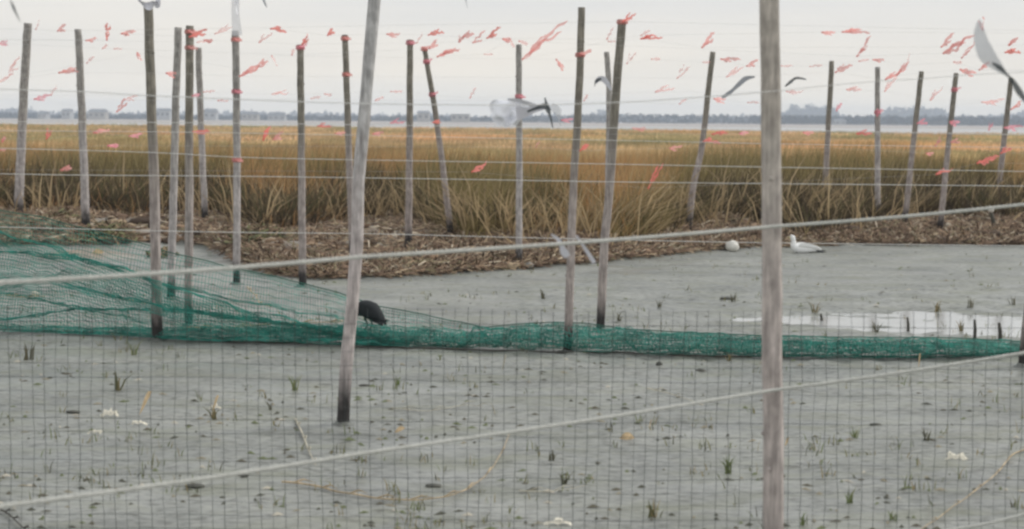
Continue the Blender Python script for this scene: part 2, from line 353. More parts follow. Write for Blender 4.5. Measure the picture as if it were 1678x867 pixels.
# ------------------------------------------------------------ marsh grass
def blades(P, h, lean, width, col, name, m, label, cat, kind='stuff', tipcol=None, parent=None):
    """P (n,3) feet, h heights, lean (n,2), width (n,), col (n,3)"""
    n=len(P); th=rng.uniform(0,math.pi,n); th=np.where(rng.random(n)<.75, rng.uniform(-.6,.6,n), th)
    wx=np.cos(th)*width/2; wy=np.sin(th)*width/2
    V=np.zeros((n,5,3)); z=np.zeros(n)
    mid=P+np.stack([lean[:,0]*.35,lean[:,1]*.35,h*.6],1); tip=P+np.stack([lean[:,0],lean[:,1],h],1)
    wv=np.stack([wx,wy,z],1)
    V[:,0]=P-wv; V[:,1]=P+wv; V[:,2]=mid+wv*.8; V[:,3]=mid-wv*.8; V[:,4]=tip
    b=np.arange(n)*5
    loops=np.stack([b,b+1,b+2,b+3,b+3,b+2,b+4],1).ravel()
    starts=np.stack([np.arange(n)*7,np.arange(n)*7+4],1).ravel(); totals=np.tile([4,3],n)
    cc=np.ones((n,5,4)); 
    if tipcol is None: tipcol=col
    cc[:,0,:3]=cc[:,1,:3]=col; cc[:,2,:3]=cc[:,3,:3]=(col+tipcol)/2; cc[:,4,:3]=tipcol
    o=mesh_np(name,V.reshape(-1,3),loops,starts,totals,m,cc.reshape(-1,4),parent=parent)
    tag(o,label,cat,kind=kind); return o
def vnoise(x,y,s,seed=0):
    return np.array([noise.noise(Vector((a*s,b*s,seed))) for a,b in zip(x,y)])
mu=[p[0] for p in MARSH]; md=[p[1] for p in MARSH]
def marsh():
    # near
    n=120000
    u=rng.uniform(-.37,.37,n); front=np.interp(u,mu,md)
    back=rng.random(n)**1.5*17; y=front+back-.3+.5*np.sin(u*60)+rng.normal(0,.15,n); x=u*y
    n1=vnoise(x,y,.35,1); n2=vnoise(x,y,1.3,2); n3=vnoise(x,y,.12,5)
    h=.80+.28*n1+.26*n2+.15*n3+rng.normal(0,.13,n); h=np.clip(h,.15,1.3); h*=np.clip(.38+back/2.6,.3,1)*np.where(rng.random(n)<.3,.6,1)
    px=u*F+W/2
    green=.14+1.15*n1+.9*n3 + .75*np.exp(-((px-210)/90)**2)*(back>1)+.55*np.exp(-((px-800)/80)**2)+.6*np.exp(-((px-1220)/120)**2)+.5*np.exp(-((px-1560)/110)**2) - .5*np.exp(-((px-1000)/130)**2)+.25*np.exp(-((back)/4)**2)-.055*np.clip(back-4,0,20)+.5*vnoise(x,y,.07,23)
    green+=rng.normal(0,.25,n)
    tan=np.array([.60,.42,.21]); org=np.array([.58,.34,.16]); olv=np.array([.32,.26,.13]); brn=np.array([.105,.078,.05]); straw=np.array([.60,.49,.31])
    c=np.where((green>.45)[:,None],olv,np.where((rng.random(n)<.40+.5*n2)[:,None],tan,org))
    front_shade=np.exp(-(back/2.3)**2)*np.clip(.75-np.exp(-((px-1000)/90)**2)-.7*np.exp(-((px-780)/70)**2),0,1); c=np.where((rng.random(n)<.08+.9*front_shade)[:,None],brn,c); c=np.where((rng.random(n)<.06)[:,None],straw,c)  # front blades turned dark brown: shade among the stems put into the colour
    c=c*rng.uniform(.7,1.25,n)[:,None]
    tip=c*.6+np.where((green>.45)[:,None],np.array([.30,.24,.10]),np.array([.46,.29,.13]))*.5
    tip=np.where((front_shade>.45)[:,None],c*1.15+.02,tip)
    base=c*np.array([.7,.7,.68])  # blade feet tinted darker, painting in the shade near the ground
    z=np.array([terrain(a,b) for a,b in zip(x,y)])-.03
    lean=np.stack([rng.normal(.05,.16,n)+.2*n2,rng.normal(-.03,.12,n)],1)
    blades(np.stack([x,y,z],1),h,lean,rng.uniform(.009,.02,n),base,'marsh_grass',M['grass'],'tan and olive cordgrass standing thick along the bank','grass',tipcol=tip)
    n=42000; u=rng.uniform(-.37,.37,n); px=u*F+W/2; front=np.interp(u,mu,md); back=np.abs(rng.normal(0,1.3,n)); y=front+back-.2+.5*np.sin(u*60); x=u*y
    keep=rng.random(n)<np.clip(1.05-1.0*np.exp(-((px-1000)/80)**2)-.8*np.exp(-((px-790)/60)**2)-.6*np.exp(-((px-1330)/40)**2)+.4*vnoise(x,y,.6,61),.08,1)
    x,y,px,back=x[keep],y[keep],px[keep],back[keep]; n=len(x); n7=vnoise(x,y,1.1,62)
    pal=np.array([[.085,.066,.045],[.12,.10,.055],[.10,.105,.05],[.20,.15,.085]]); c=pal[rng.choice(4,n,p=[.4,.27,.2,.13])]*rng.uniform(.7,1.3,n)[:,None]
    z=np.array([terrain(a,b) for a,b in zip(x,y)])-.03
    blades(np.stack([x,y,z],1),np.clip(.34+.16*n7+rng.normal(0,.10,n)+.06*back,.08,.8),np.stack([rng.normal(0,.13,n),rng.normal(-.05,.1,n)],1),rng.uniform(.012,.028,n),c,'shade_dark_stems',M['grass'],'withered stems, shade put into their dark colour, crowding the foot of the marsh grass','stems',tipcol=c*1.5)  # short dark blades; shade at the grass foot is painted into their colour
    # far sweep of marsh, out to the bay
    n=120000
    u=rng.uniform(-.38,.38,n); t=rng.random(n); ye=np.interp(u,[-.38,.1,.38],[205,165,125]); y=1/(1/38*(1-t)+1/ye*t) ; y=np.where(rng.random(n)<.45,38+(ye-38)*rng.random(n),y); x=u*y
    n1=vnoise(x,y,.10,3); n2=vnoise(x/3,y,.25,4)
    h=.78+.16*n1+.07*n2+rng.normal(0,.05,n)
    n4=vnoise(x/2.2,y/6,.9,14); n5=vnoise(x,y/4,.16,15); c=np.array([.64,.46,.27])*(1+.45*n2[:,None]+.55*n4[:,None])+np.array([-.15,-.06,-.06])*np.clip(n5*2.5,0,1)[:,None]+np.array([.10,.0,-.03])*np.clip(-n5*2,0,1)[:,None]+np.array([-.10,-.02,-.03])*np.clip(n1*2,0,1)[:,None]
    c=c*rng.uniform(.8,1.2,n)[:,None]
    z=np.array([.25 if b<188 else terrain(a,b) for a,b in zip(x,y)])-.02
    lean=np.stack([rng.normal(.05,.2,n),rng.normal(0,.1,n)],1)
    blades(np.stack([x,y,z],1),h,lean,.03+y*.0013,c*.75,'marsh_meadow',M['grass'],'russet marsh meadow stretching flat to the bay','grass',tipcol=c*1.12)
    # leaning straw along the front of the bank
    n=4500
    u=rng.uniform(-.36,.36,n); px=u*F+W/2; front=np.interp(u,mu,md)
    ok=(rng.random(n)<.25+.75*np.exp(-((px-1050)/70)**2)+.6*np.exp(-((px-780)/90)**2)+.6*np.exp(-((px-1320)/60)**2)); u=u[ok]; front=front[ok]; n=len(u)
    y=front+rng.normal(-.1,.4,n); x=u*y; n2=vnoise(x,y,.9,8)
    z=np.array([terrain(a,b) for a,b in zip(x,y)])-.02
    h=np.abs(rng.normal(.42,.25,n))+.05
    c=np.array([.56,.43,.26])*rng.uniform(.5,1.15,n)[:,None]
    lean=np.stack([n2*1.2+rng.normal(0,.28,n),rng.normal(-.2,.2,n)],1)
    blades(np.stack([x,y,z],1),h,lean,rng.uniform(.012,.03,n),c,'dead_straw',M['grass'],'bleached straw fallen over the edge of the bank','straw',tipcol=c*1.1)
marsh()
def bank_wrack():
    """mat of clods, sticks and dead stems on the bank"""
    eu=[p[0] for p in EDGE]; ed=[p[1] for p in EDGE]
    n=52000; u=rng.uniform(-.36,.36,n); px=u*F+W/2; e=np.interp(u,eu,ed); mm=np.interp(u,mu,md)
    t=rng.random(n); y=e-.05+np.where(rng.random(n)<.35,rng.random(n)**2*.8,t*(mm-e+.3)); x=u*y
    dens=vnoise(x,y,.8,11)+.45*np.exp(-((px-430)/70)**2)+.25-.5*np.exp(-((px-230)/110)**2)*(y<25)
    dens+=.5*(px>620)
    pyy=HC+(px-W/2)*12.5/1678+F*(CAMZ-.15)/y
    dens+=1.2*np.exp(-((px-75)/60)**2-((pyy-356)/14)**2)
    dens+=.7*vnoise(x,y,2.2,13)
    ok=dens+rng.normal(0,.2,n)>.22; x,y,u,px=x[ok],y[ok],u[ok],px[ok]; n=len(x)
    z=np.array([terrain(a,b) for a,b in zip(x,y)])+rng.uniform(0,.05,n)
    th=rng.uniform(0,6.28,n); ln=np.abs(rng.normal(.07,.06,n))+.02
    d=np.stack([np.cos(th)*ln,np.sin(th)*ln*.6,rng.normal(.02,.035,n)],1)
    wd=rng.uniform(.003,.009,n); P=np.stack([x,y,z],1)
    side=np.stack([-np.sin(th)*wd,np.cos(th)*wd,wd*.2],1); up=np.zeros((n,3)); up[:,2]=wd*1.3
    V=np.stack([P-d-side,P-d+side,P-d+up,P+d-side,P+d+side,P+d+up],1).reshape(-1,3)
    b=np.arange(n)*6; loops=np.stack([b,b+3,b+5,b+2, b+1,b+2,b+5,b+4, b,b+2,b+1, b+3,b+4,b+5],1).ravel()
    starts=np.stack([np.arange(n)*14+k for k in (0,4,8,11)],1).ravel(); totals=np.tile([4,4,3,3],n)
    pal=np.array([[.17,.115,.08],[.28,.195,.13],[.44,.34,.23],[.11,.08,.06],[.56,.48,.37],[.20,.17,.10]])
    c=pal[rng.choice(6,n,p=[.28,.27,.12,.17,.05,.11])]*rng.uniform(.75,1.25,n)[:,None]
    cc=np.ones((n,6,4)); cc[:,:,:3]=c[:,None,:]
    tag(mesh_np('wrack_mat',V,loops,starts,totals,M['wrack'],cc.reshape(-1,4)),'tangled brown wrack of stems and sticks on the bank','debris',kind='stuff')
    # clods, lumps
    n=2600; u=rng.uniform(-.36,.36,n); e=np.interp(u,eu,ed); mm=np.interp(u,mu,md); y=e+rng.random(n)**1.6*(mm-e); x=u*y
    z=np.array([terrain(a,b) for a,b in zip(x,y)])
    ico=np.array([(0,0,1),(.89,0,.45),(.28,.85,.45),(-.72,.53,.45),(-.72,-.53,.45),(.28,-.85,.45),(.72,.53,-.45),(-.28,.85,-.45),(-.89,0,-.45),(-.28,-.85,-.45),(.72,-.53,-.45),(0,0,-1)])
    fi=np.array([(0,1,2),(0,2,3),(0,3,4),(0,4,5),(0,5,1),(1,6,2),(2,7,3),(3,8,4),(4,9,5),(5,10,1),(2,6,7),(3,7,8),(4,8,9),(5,9,10),(1,10,6),(11,7,6),(11,8,7),(11,9,8),(11,10,9),(11,6,10)])
    r=np.abs(rng.normal(.035,.028,n))+.012
    V=ico[None]*rng.uniform(.6,1.35,(n,12,1))*np.stack([r*rng.uniform(1,1.8,n),r,r*.6],1)[:,None]+np.stack([x,y,z+r*.2],1)[:,None]
    L_=(fi[None]+(np.arange(n)*12)[:,None,None]).reshape(-1)
    nf=n*20; c=pal[rng.choice(6,n,p=[.34,.27,.08,.22,.03,.06])]*rng.uniform(.7,1.3,n)[:,None]
    cc=np.ones((n,12,4)); cc[:,:,:3]=c[:,None,:]
    tag(mesh_np('mud_clods',V.reshape(-1,3),L_,np.arange(nf)*3,np.full(nf,3),M['wrack'],cc.reshape(-1,4),smooth=True),'brown clods of peat crumbling along the bank','clods',kind='stuff')
bank_wrack()
def wrack_heap(cx,cy,w_,h_,n,label,seed):
    f=ground_flat(cx,cy); k=f.y/F; V=[];Fc=[];cc=[]; r=random.Random(seed)
    for i in range(n):
        a=r.gauss(0,.4); b_=r.gauss(0,.4); hh=h_*k*math.exp(-(a*a+b_*b_)*2)
        p=Vector((f.x+a*w_*k*.6,f.y+b_*.5,terrain(f.x,f.y)+hh*r.random())); th=r.uniform(0,6.28); l=r.uniform(.02,.12); d=Vector((math.cos(th)*l,math.sin(th)*l,r.gauss(0,.03))); q=r.uniform(.004,.014); sd_=Vector((-math.sin(th),math.cos(th),0))*q; k0=len(V)
        V+=[p-d-sd_,p-d+sd_,p-d+Vector((0,0,q*1.5)),p+d-sd_,p+d+sd_,p+d+Vector((0,0,q*1.5))]; Fc+=[(k0,k0+3,k0+5),(k0,k0+5,k0+2),(k0+1,k0+2,k0+5),(k0+1,k0+5,k0+4),(k0,k0+2,k0+1),(k0+3,k0+4,k0+5)]
        c=r.choice([(.16,.11,.07),(.10,.075,.05),(.30,.22,.14),(.20,.20,.10),(.12,.12,.07)]); cc+=[(*c,1)]*6
    Fc=np.array(Fc); tag(mesh_np('wrack_heap',[tuple(v) for v in V],Fc.ravel(),np.arange(len(Fc))*3,np.full(len(Fc),3),M['wrack'],cc,origin=tuple(f)),label,'debris heap','heaps of dead stems on the mud')
wrack_heap(175,400,90,26,900,'brown heap of dead stems seen through the green net left of the tall taped pole',1)
wrack_heap(100,388,60,14,300,'small low heap of stems left of the larger brown heap behind the net',2)
wrack_heap(430,424,90,26,900,'brown heap of stems at the bank edge left of the straight dark pole',3)
wrack_heap(265,420,40,10,200,'small dark scrap heap close behind the tall taped pole',4)
def mud_sprouts():
    """sparse seedlings, stubble and flecks nobody could count"""
    n=900; P=[];Hh=[];Ln=[];Wd=[];Cc=[]
    for i in range(n):
        px=random.uniform(-60,1740); py=random.choice([random.uniform(410,560),random.uniform(560,900)])
        p=ground_flat(px,py)
        if p.y>lerp(EDGE,p.x/p.y)-.2: continue
        if noise.noise(Vector((p.x*.8,p.y*.8,21)))<-.05+.3*random.random()-.15: continue
        k=random.randint(2,6); big=random.random()
        for j in range(k):
            P.append((p.x+random.gauss(0,.02),p.y+random.gauss(0,.02),terrain(p.x,p.y)-.005)); Hh.append(random.uniform(.015,.05+.045*big))
            Ln.append((random.gauss(0,.025),random.gauss(0,.015))); Wd.append(random.uniform(.003,.007)); Cc.append(random.choice([(.20,.24,.10),(.16,.18,.08),(.26,.25,.12),(.34,.28,.15),(.10,.10,.06)]))
    blades(np.array(P),np.array(Hh),np.array(Ln),np.array(Wd),np.array(Cc),'mud_stubble',M['grass'],'sparse green and brown stubble sprouting from the mud','seedlings')
    # flat scraps lying on the mud
    n=1500; V=[];F_=[];cc=[]
    for i in range(n):
        px=random.uniform(-60,1740); py=410+490*random.random()**1.1
        p=ground_flat(px,py)
        if p.y>lerp(EDGE,p.x/p.y)-.1: continue
        if noise.noise(Vector((p.x*1.1,p.y*1.1,31)))<.02*random.random()-.1: continue
        z=terrain(p.x,p.y)+.004; a=random.gauss(0,.5); l=random.uniform(.008,.045); q=random.uniform(.004,.013); k=len(V)
        dx,dy=math.cos(a)*l,math.sin(a)*l; 
        V+=[(p.x-dx,p.y-dy,z-.006),(p.x-dy*q/l,p.y+q,z-.002),(p.x+dx,p.y+dy,z-.006),(p.x+dy*q/l,p.y-q,z-.002),(p.x,p.y,z+q*.9)]
        F_+=[(k,k+3,k+4),(k+3,k+2,k+4),(k+2,k+1,k+4),(k+1,k,k+4)]
        c=random.choice([(.09,.09,.07)]*3+[(.12,.11,.08)]*3+[(.30,.27,.2)]*2+[(.15,.17,.09)]*3+[(.5,.46,.38)]); cc+= [(*c,1)]*5
    F_=np.array(F_); tag(mesh_np('mud_scraps',V,F_.ravel(),np.arange(len(F_))*3,np.full(len(F_),3),M['wrack'],cc),'scattered dark scraps and crumbs lying on the mud','debris',kind='stuff')
mud_sprouts()

# ------------------------------------------------------------ far shore
def far_shore():
    low=[(-300,9),(0,11),(60,10),(90,7),(130,9),(170,9),(250,9),(330,7),(400,10),(540,9),(700,9),(780,8),(880,11),(1010,15),(1100,15),(1180,15),(1250,15),(1400,14),(1500,15),(1600,15),(1680,16),(2000,15)]
    high=[(-300,8),(0,15),(60,14),(90,8),(130,11),(170,8),(200,7),(250,12),(330,6),(360,9),(400,14),(450,11),(540,12),(640,8),(700,11),(780,6),(880,11),(960,10),(985,23),(1010,10),(1100,10),(1180,12),(1250,13),(1280,22),(1310,30),(1360,29),(1375,12),(1410,9),(1440,18),(1460,28),(1500,28),(1540,25),(1560,14),(1600,13),(1650,18),(1680,26),(2000,22)]
    for prof,Y0,n,base,smin,smax,lab in ((low,1150,34000,2.3,.4,1.2,'low blue strip of woods along the far shore'),(high,2250,40000,.6,.8,2.6,'paler higher woods rising beyond the far shore strip')):
        px=np.where(rng.random(n)<.4,rng.uniform(1230,2100,n),rng.uniform(-420,2100,n)); Y=rng.uniform(Y0,Y0+90,n); k=Y/F
        top=np.interp(px,[p[0] for p in prof],[p[1] for p in prof])
        bump=np.array([noise.noise(Vector((a/14.,Y0,7)))*(3.0 if Y0<2000 else 6)+noise.noise(Vector((a/5.,Y0,9)))*(2.2 if Y0<2000 else 6) for a in px])
        hh=(top+bump)*k*.93; z=.4+hh*rng.random(n)**(1.15 if Y0<2000 else .9)*rng.uniform(.8,1.12,n)
        x=(px-W/2)/F*Y; s=rng.uniform(smin,smax,n)
        a=rng.normal(0,1,(n,3)); a/=np.linalg.norm(a,axis=1)[:,None]; b=np.cross(a,rng.normal(0,1,(n,3))); b/=np.linalg.norm(b,axis=1)[:,None]
        P=np.stack([x,Y,z],1); V=np.stack([P+a*s[:,None],P+b*s[:,None],P-a*s[:,None],P-b*s[:,None]],1).reshape(-1,3)
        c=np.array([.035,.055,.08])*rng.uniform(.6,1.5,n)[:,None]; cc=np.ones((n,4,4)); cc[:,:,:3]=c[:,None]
        tag(mesh_np('far_woods',V,np.arange(n*4),np.arange(n)*4,np.full(n,4),M['trees'],cc.reshape(-1,4)),lab,'woods',kind='stuff')
    # low dark sea wall under the trees
    def house(pxl,pxr,top,pitch,wall,label,nw,flat=False):
        Y=1120.; k=Y/F; hor=4.0
        xl,xr=(pxl-W/2)*k,(pxr-W/2)*k; h=top*k; wd=xr-xl; c=((xl+xr)/2,Y,.3)
        r=empty('house',c); tag(r,label,'house','buildings on the far shore')
        MB().box((0+c[0],Y,c[2]+h/2),(wd,10,h)).build('wall',wall,r,c,False)
        b=MB()
        if flat: b.box((c[0],Y,c[2]+h+.25),(wd+.6,10.6,.5))
        else:
            g=wd/2+.5; b.add([(c[0]-g,Y-5.4,c[2]+h+.02),(c[0]+g,Y-5.4,c[2]+h+.02),(c[0]+g,Y+5.4,c[2]+h+.02),(c[0]-g,Y+5.4,c[2]+h+.02),(c[0]-g*.8,Y,c[2]+h+pitch*k),(c[0]+g*.8,Y,c[2]+h+pitch*k)],[(0,1,5,4),(2,3,4,5),(1,2,5),(3,0,4),(3,2,1,0)])
        b.build('roof',M['roof'],r,c,False)
        for i in range(nw):
            X=xl+wd*(i+.5)/nw; ww=wd/nw*.45
            MB().box((X,Y-5.03,c[2]+h*.62),(ww,.1,h*.28)).build('window',M['glass'],r,c,False)
    Wm,Wt=M['wall'],M['wall_tan']
    for a in [(66,80,8,5,Wm,'small white house on the far shore right of the leftmost pole',2),
              (105,119,13,4,Wm,'pale gabled house just left of the second pole',2),
              (148,176,12,5,Wt,'long tan house right of the second pole on the far shore',3),
              (258,281,15,4,Wm,'tall pale house behind the tall taped pole',3),
              (335,356,13,6,Wm,'pale house just right of the close pole trio',2),
              (398,424,10,5,Wt,'low tan house right of the film wrapped pole',3),
              (440,468,8,6,Wm,'bright white low house left of the straight dark pole',3),
              (683,703,14,4,Wt,'pale square house between two mid poles',2),
              (1362,1380,6,4,Wm,'tiny white boathouse right of the thick foreground pole',2)]: house(*a)
    for a in [(738,768,12,0,Wt,'flat roofed pale block right of the left leaning pole',3,True)]: house(*a)
far_shore()

# ------------------------------------------------------------ poles
POLES=[ # px points top..foot, width top, width foot, material, label
 ([(46,38),(38,170),(30,352)],13,15,'pole_mid','leftmost tall weathered pole, leaning slightly right, standing behind the green net'),
 ([(128,48),(134,180),(141,372)],11,14,'pole_mid','second pole from the left, thin and leaning slightly left'),
 ([(243,6),(249,200),(255,400),(258,558)],15,18,'pole_dark','tall dark pole with white film on its tip, foot inside the green net'),
 ([(292,45),(286,250),(280,490)],12,13,'pole_mid','pale grey pole, left one of the close trio'),
 ([(311,42),(310,250),(309,535)],13,14,'pole_dark','dark pole with a coral ribbon on its tip, middle of the close trio'),
 ([(325,78),(330,220),(336,362)],10,11,'pole_mid','short thin pale pole, right one of the close trio'),
 ([(386,50),(388,250),(388,466)],12,12,'pole_mid','pole with clear film hanging in front of its tip'),
 ([(492,73),(494,250),(496,470)],11,13,'pole_dark','straight dark pole with a pink ribbon on its tip, dark wet foot'),
 ([(565,57),(570,200),(578,425)],10,12,'pole_dark','thin pole close left of the bowed pale foreground pole'),
 ([(621,-62),(613,0),(600,150),(588,300),(585,400),(577,500),(567,600),(562,697)],20,22,'pole_pale','bowed pale foreground pole with a black wet foot on the mud'),
 ([(672,65),(671,250),(669,406)],10,13,'pole_dark','upright thin pole first right of the bowed pale pole'),
 ([(695,77),(711,170),(729,300),(739,388)],8,12,'pole_dark','thin pole leaning strongly to the left'),
 ([(850,73),(851,250),(850,436)],10,12,'pole_mid','thin upright pole behind the large pale film'),
 ([(953,12),(949,150),(940,300),(935,430),(930,578)],12,15,'pole_dark','tall dark pole with coral band whose foot stands in the green net'),
 ([(994,85),(998,160),(996,300),(992,408)],9,10,'pole_mid','short thin pole hidden behind the leaning dark pole'),
 ([(1020,32),(1009,160),(999,300),(989,421),(983,542)],14,15,'pole_dark','stout dark pole leaning right, ending just behind the green net'),
 ([(1168,85),(1150,240),(1137,300),(1127,378)],9,12,'pole_dark','right leaning pole alone on the bank left of the thick foreground pole'),
 ([(1262,-130),(1261,0),(1264,300),(1266,600),(1268,867),(1269,965)],31,36,'pole_thick','thickest foreground pole, running out of the frame top and bottom'),
 ([(1363,100),(1356,230),(1349,362)],8,10,'pole_dark','first far pole right of the thick foreground pole'),
 ([(1438,110),(1438,240),(1438,362)],8,10,'pole_mid','second far pole right of the thick pole, upright and pale'),
 ([(1510,117),(1496,240),(1482,368)],8,10,'pole_dark','third far pole right of the thick pole, leaning right'),
 ([(1567,120),(1554,240),(1540,378)],8,10,'pole_dark','fourth far pole right of the thick pole, pink ribbon near its tip'),
 ([(1657,128),(1644,240),(1632,352)],8,10,'pole_dark','far pole at the right behind the large twisted tape'),
 ([(1712,250),(1690,450),(1675,600)],13,14,'pole_dark','dark pole at the right edge with only its foot in view'),
]
pole_pts=[]
for pi,(pts,w0,w1,mt,lab) in enumerate(POLES):
    foot=ground_hit(*pts[-1]) if pts[-1][1]<867 else at(pts[-1][0],pts[-1][1],6.3)
    Y=foot.y
    cp=curve(pts,max(2,26//(len(pts)-1)))[::-1]
    P=[at(x,y,Y) for x,y in cp]; k=Y/F
    d=(P[1]-P[0]).normalized(); P=[P[0]-d*.35]+P
    n=len(P); rad=[]; seed=pi*7.3
    for i,p in enumerate(P):
        t=i/(n-1); r=(w1+(w0-w1)*t)*k/2; r*=1+.06*noise.noise(Vector((i*.9,seed,0))); rad.append(r)
    # wobble of a natural sapling
    P=[p+Vector((.006*noise.noise(Vector((i*.4,seed,1))),.01*noise.noise(Vector((i*.4,seed,2))),0)) for i,p in enumerate(P)]
    b=MB(); b.tube(P,rad,10)
    # branch stubs / knots
    for q in range(3):
        i=random.randint(3,n-3); a=random.uniform(0,6.28); dv=Vector((math.cos(a),math.sin(a),.5)).normalized()
        b.tube([P[i]+dv*rad[i]*.5,P[i]+dv*rad[i]*1.25],[rad[i]*.4,rad[i]*.25],5)
    o=b.build('wooden_pole',M[mt],origin=foot); tag(o,lab,'pole','poles standing on the tidal flat')
    pole_pts.append((pts,Y))
    if foot.y>8 and pts[-1][1]>440:      # wet mud pushed up round the foot
        b=MB(); n=14; vs=[tuple(foot+Vector((0,0,.03)))]; r0_=w1*k/2
        for ring,(rr,zz) in enumerate(((1.02,.035),(1.7,.012),(2.6,-.012))):
            for q in range(n):
                a=2*math.pi*q/n; j=1+.35*noise.noise(Vector((math.cos(a)*1.5+pi,math.sin(a)*1.5,ring))); vs.append((foot.x+r0_*rr*j*math.cos(a),foot.y+r0_*rr*j*math.sin(a),foot.z+zz*(.7+.6*noise.noise(Vector((q*.7,pi,ring))))))
        fs=[(0,1+q,1+(q+1)%n) for q in range(n)]+[(1+g*n+q,1+(g+1)*n+q,1+(g+1)*n+(q+1)%n,1+g*n+(q+1)%n) for g in range(2) for q in range(n)]
        b.add(vs,fs); mc=b.build('mud_collar',M['wet_mud'],origin=foot); mc.parent=o; mc.location=(0,0,0)
def stake(px0,py0,px1,py1,wd,label,cap=None):
    f=ground_hit(px1,py1); k=f.y/F; t=at(px0,py0,f.y); d=(t-f).normalized()
    b=MB(); P=[f-d*.12,f,f+(t-f)*.5+Vector((.004,0,0)),t]; b.tube(P,[wd*k/2*1.05,wd*k/2,wd*k/2*.95,wd*k/2*.7],7)
    o=b.build('short_stake',M['stem_dark'],origin=f); tag(o,label,'stake','short stakes broken off near the ground')
    if cap:
        b=MB(); b.tube([t-d*.02,t+d*.03,t+d*.07],[wd*k*.55,wd*k*.8,wd*k*.35],7); b.build('pale_cap',M['float'],o,origin=f).location=(0,0,0)
stake(1597,524,1597,557,6,'short dark stake in the bright pool, left of the rightmost one')
stake(1637,529,1639,557,7,'rightmost short dark stake standing in the bright pool')
stake(1487,520,1488,545,5,'small broken stake in the middle of the bright pool')
stake(1345,514,1346,531,5,'tiny broken stake at the left end of the bright pool')
stake(1624,346,1629,374,7,'short stake with a pale cap on the brown bank at right','y')

# ------------------------------------------------------------ ropes and cords
def rope3(points, r, label, pitch=.055):
    """laid rope of three twisted strands along a sagging line"""
    P=[Vector(p) for p in points]; seg=[(P[i+1]-P[i]).length for i in range(len(P)-1)]; tot=sum(seg); n=int(tot/pitch*9)
    out=[]; 
    for i in range(n+1):
        s=tot*i/n; j=0
        while j<len(seg)-1 and s>seg[j]: s-=seg[j]; j+=1
        out.append(P[j].lerp(P[j+1],min(1,s/seg[j])))
    b=MB()
    for st in range(3):
        Q=[]
        for i,p in enumerate(out):
            t=(out[min(i+1,n)]-out[max(i-1,0)]).normalized(); a=t.cross(Vector((0,0,1))).normalized(); c=a.cross(t)
            th=2*math.pi*(i/9.0+st/3); Q.append(p+(a*math.cos(th)+c*math.sin(th))*r*.52)
        b.tube(Q,r*.56,5)
    o=b.build('rope',M['rope'],origin=out[0]); tag(o,label,'rope','ropes strung across the foreground'); return o
def rope_line(pxs):
    """pxs: (px,py,depth) stations; straight between stations with a little sag"""
    A=[at(x,y,d) for x,y,d in pxs]; out=[]
    for i in range(len(A)-1):
        for k in range(12):
            t=k/12; p=A[i].lerp(A[i+1],t); out.append(p+Vector((0,0,-.006*math.sin(math.pi*t))))
    return out+[A[-1]]
R1=rope_line([(-160,474,4.05),(0,463,4.35),(590,421,5.15),(1262,371.5,6.22),(1678,335,6.5),(1850,320,6.62)])
R2=rope_line([(-160,853,4.05),(0,830,4.35),(600,742,5.15),(1262,640,6.22),(1678,578,6.5),(1850,553,6.62)])
R3=rope_line([(1262,928,6.22),(1559,868,6.42),(1678,843,6.5),(1850,808,6.62)])
rope3(R1,.0068,'upper pale rope slanting up to the right across the foreground')
rope3(R2,.0070,'middle pale rope slanting across the mud in the foreground')
rope3(R3,.0066,'lowest pale rope cutting the bottom right corner')
def cord(pts, Y, r, label, m='cord', name='cord', wob=0):
    cp=curve(pts,10); P=[at(x,y,Y) for x,y in cp]
    if wob: P=[p+Vector((0,0,wob*noise.noise(Vector((p.x*2,Y,i*.01))))) for i,p in enumerate(P)]
    b=MB(); b.tube(P,r,5); o=b.build(name,M[m],origin=P[0]); tag(o,label,'cord','thin cords strung between the poles'); return o
CORDS=[
 ([(-120,141),(0,146),(130,150),(250,157),(400,163),(560,169),(720,171.5),(860,172),(1010,168),(1165,158),(1262,150)],6.22,.0019,'highest thin cord, sagging across the sky left of the thick pole'),
 ([(1262,150),(1360,140),(1440,133),(1510,129),(1600,122),(1800,112)],6.22,.0014,'thin cord rising across the sky right of the thick pole'),
 ([(-120,198),(0,199),(400,202),(840,208),(1262,213),(1678,221),(1800,223)],9.5,.0018,'thin cord running level with the far edge of the marsh'),
 ([(-120,213),(0,214),(330,217),(700,224),(1000,230),(1400,238),(1800,243)],9.5,.0015,'second thin cord, just below the marsh horizon'),
 ([(-120,241),(0,243),(250,250),(400,258),(650,263),(1000,269),(1262,274),(1678,281),(1800,283)],9.5,.0018,'third thin cord, across the middle of the brown marsh'),
 ([(-120,284),(0,285),(130,287),(400,289),(700,293),(1000,298),(1262,301),(1678,305),(1800,306)],9.5,.0019,'fourth thin cord, low across the green foot of the marsh'),
 ([(-120,369),(0,372),(200,377),(400,381),(600,383),(840,389),(1100,395),(1262,398),(1678,403),(1800,404)],9.5,.0019,'lowest thin cord, along the edge of the bank'),
]
for c in CORDS: cord(*c)

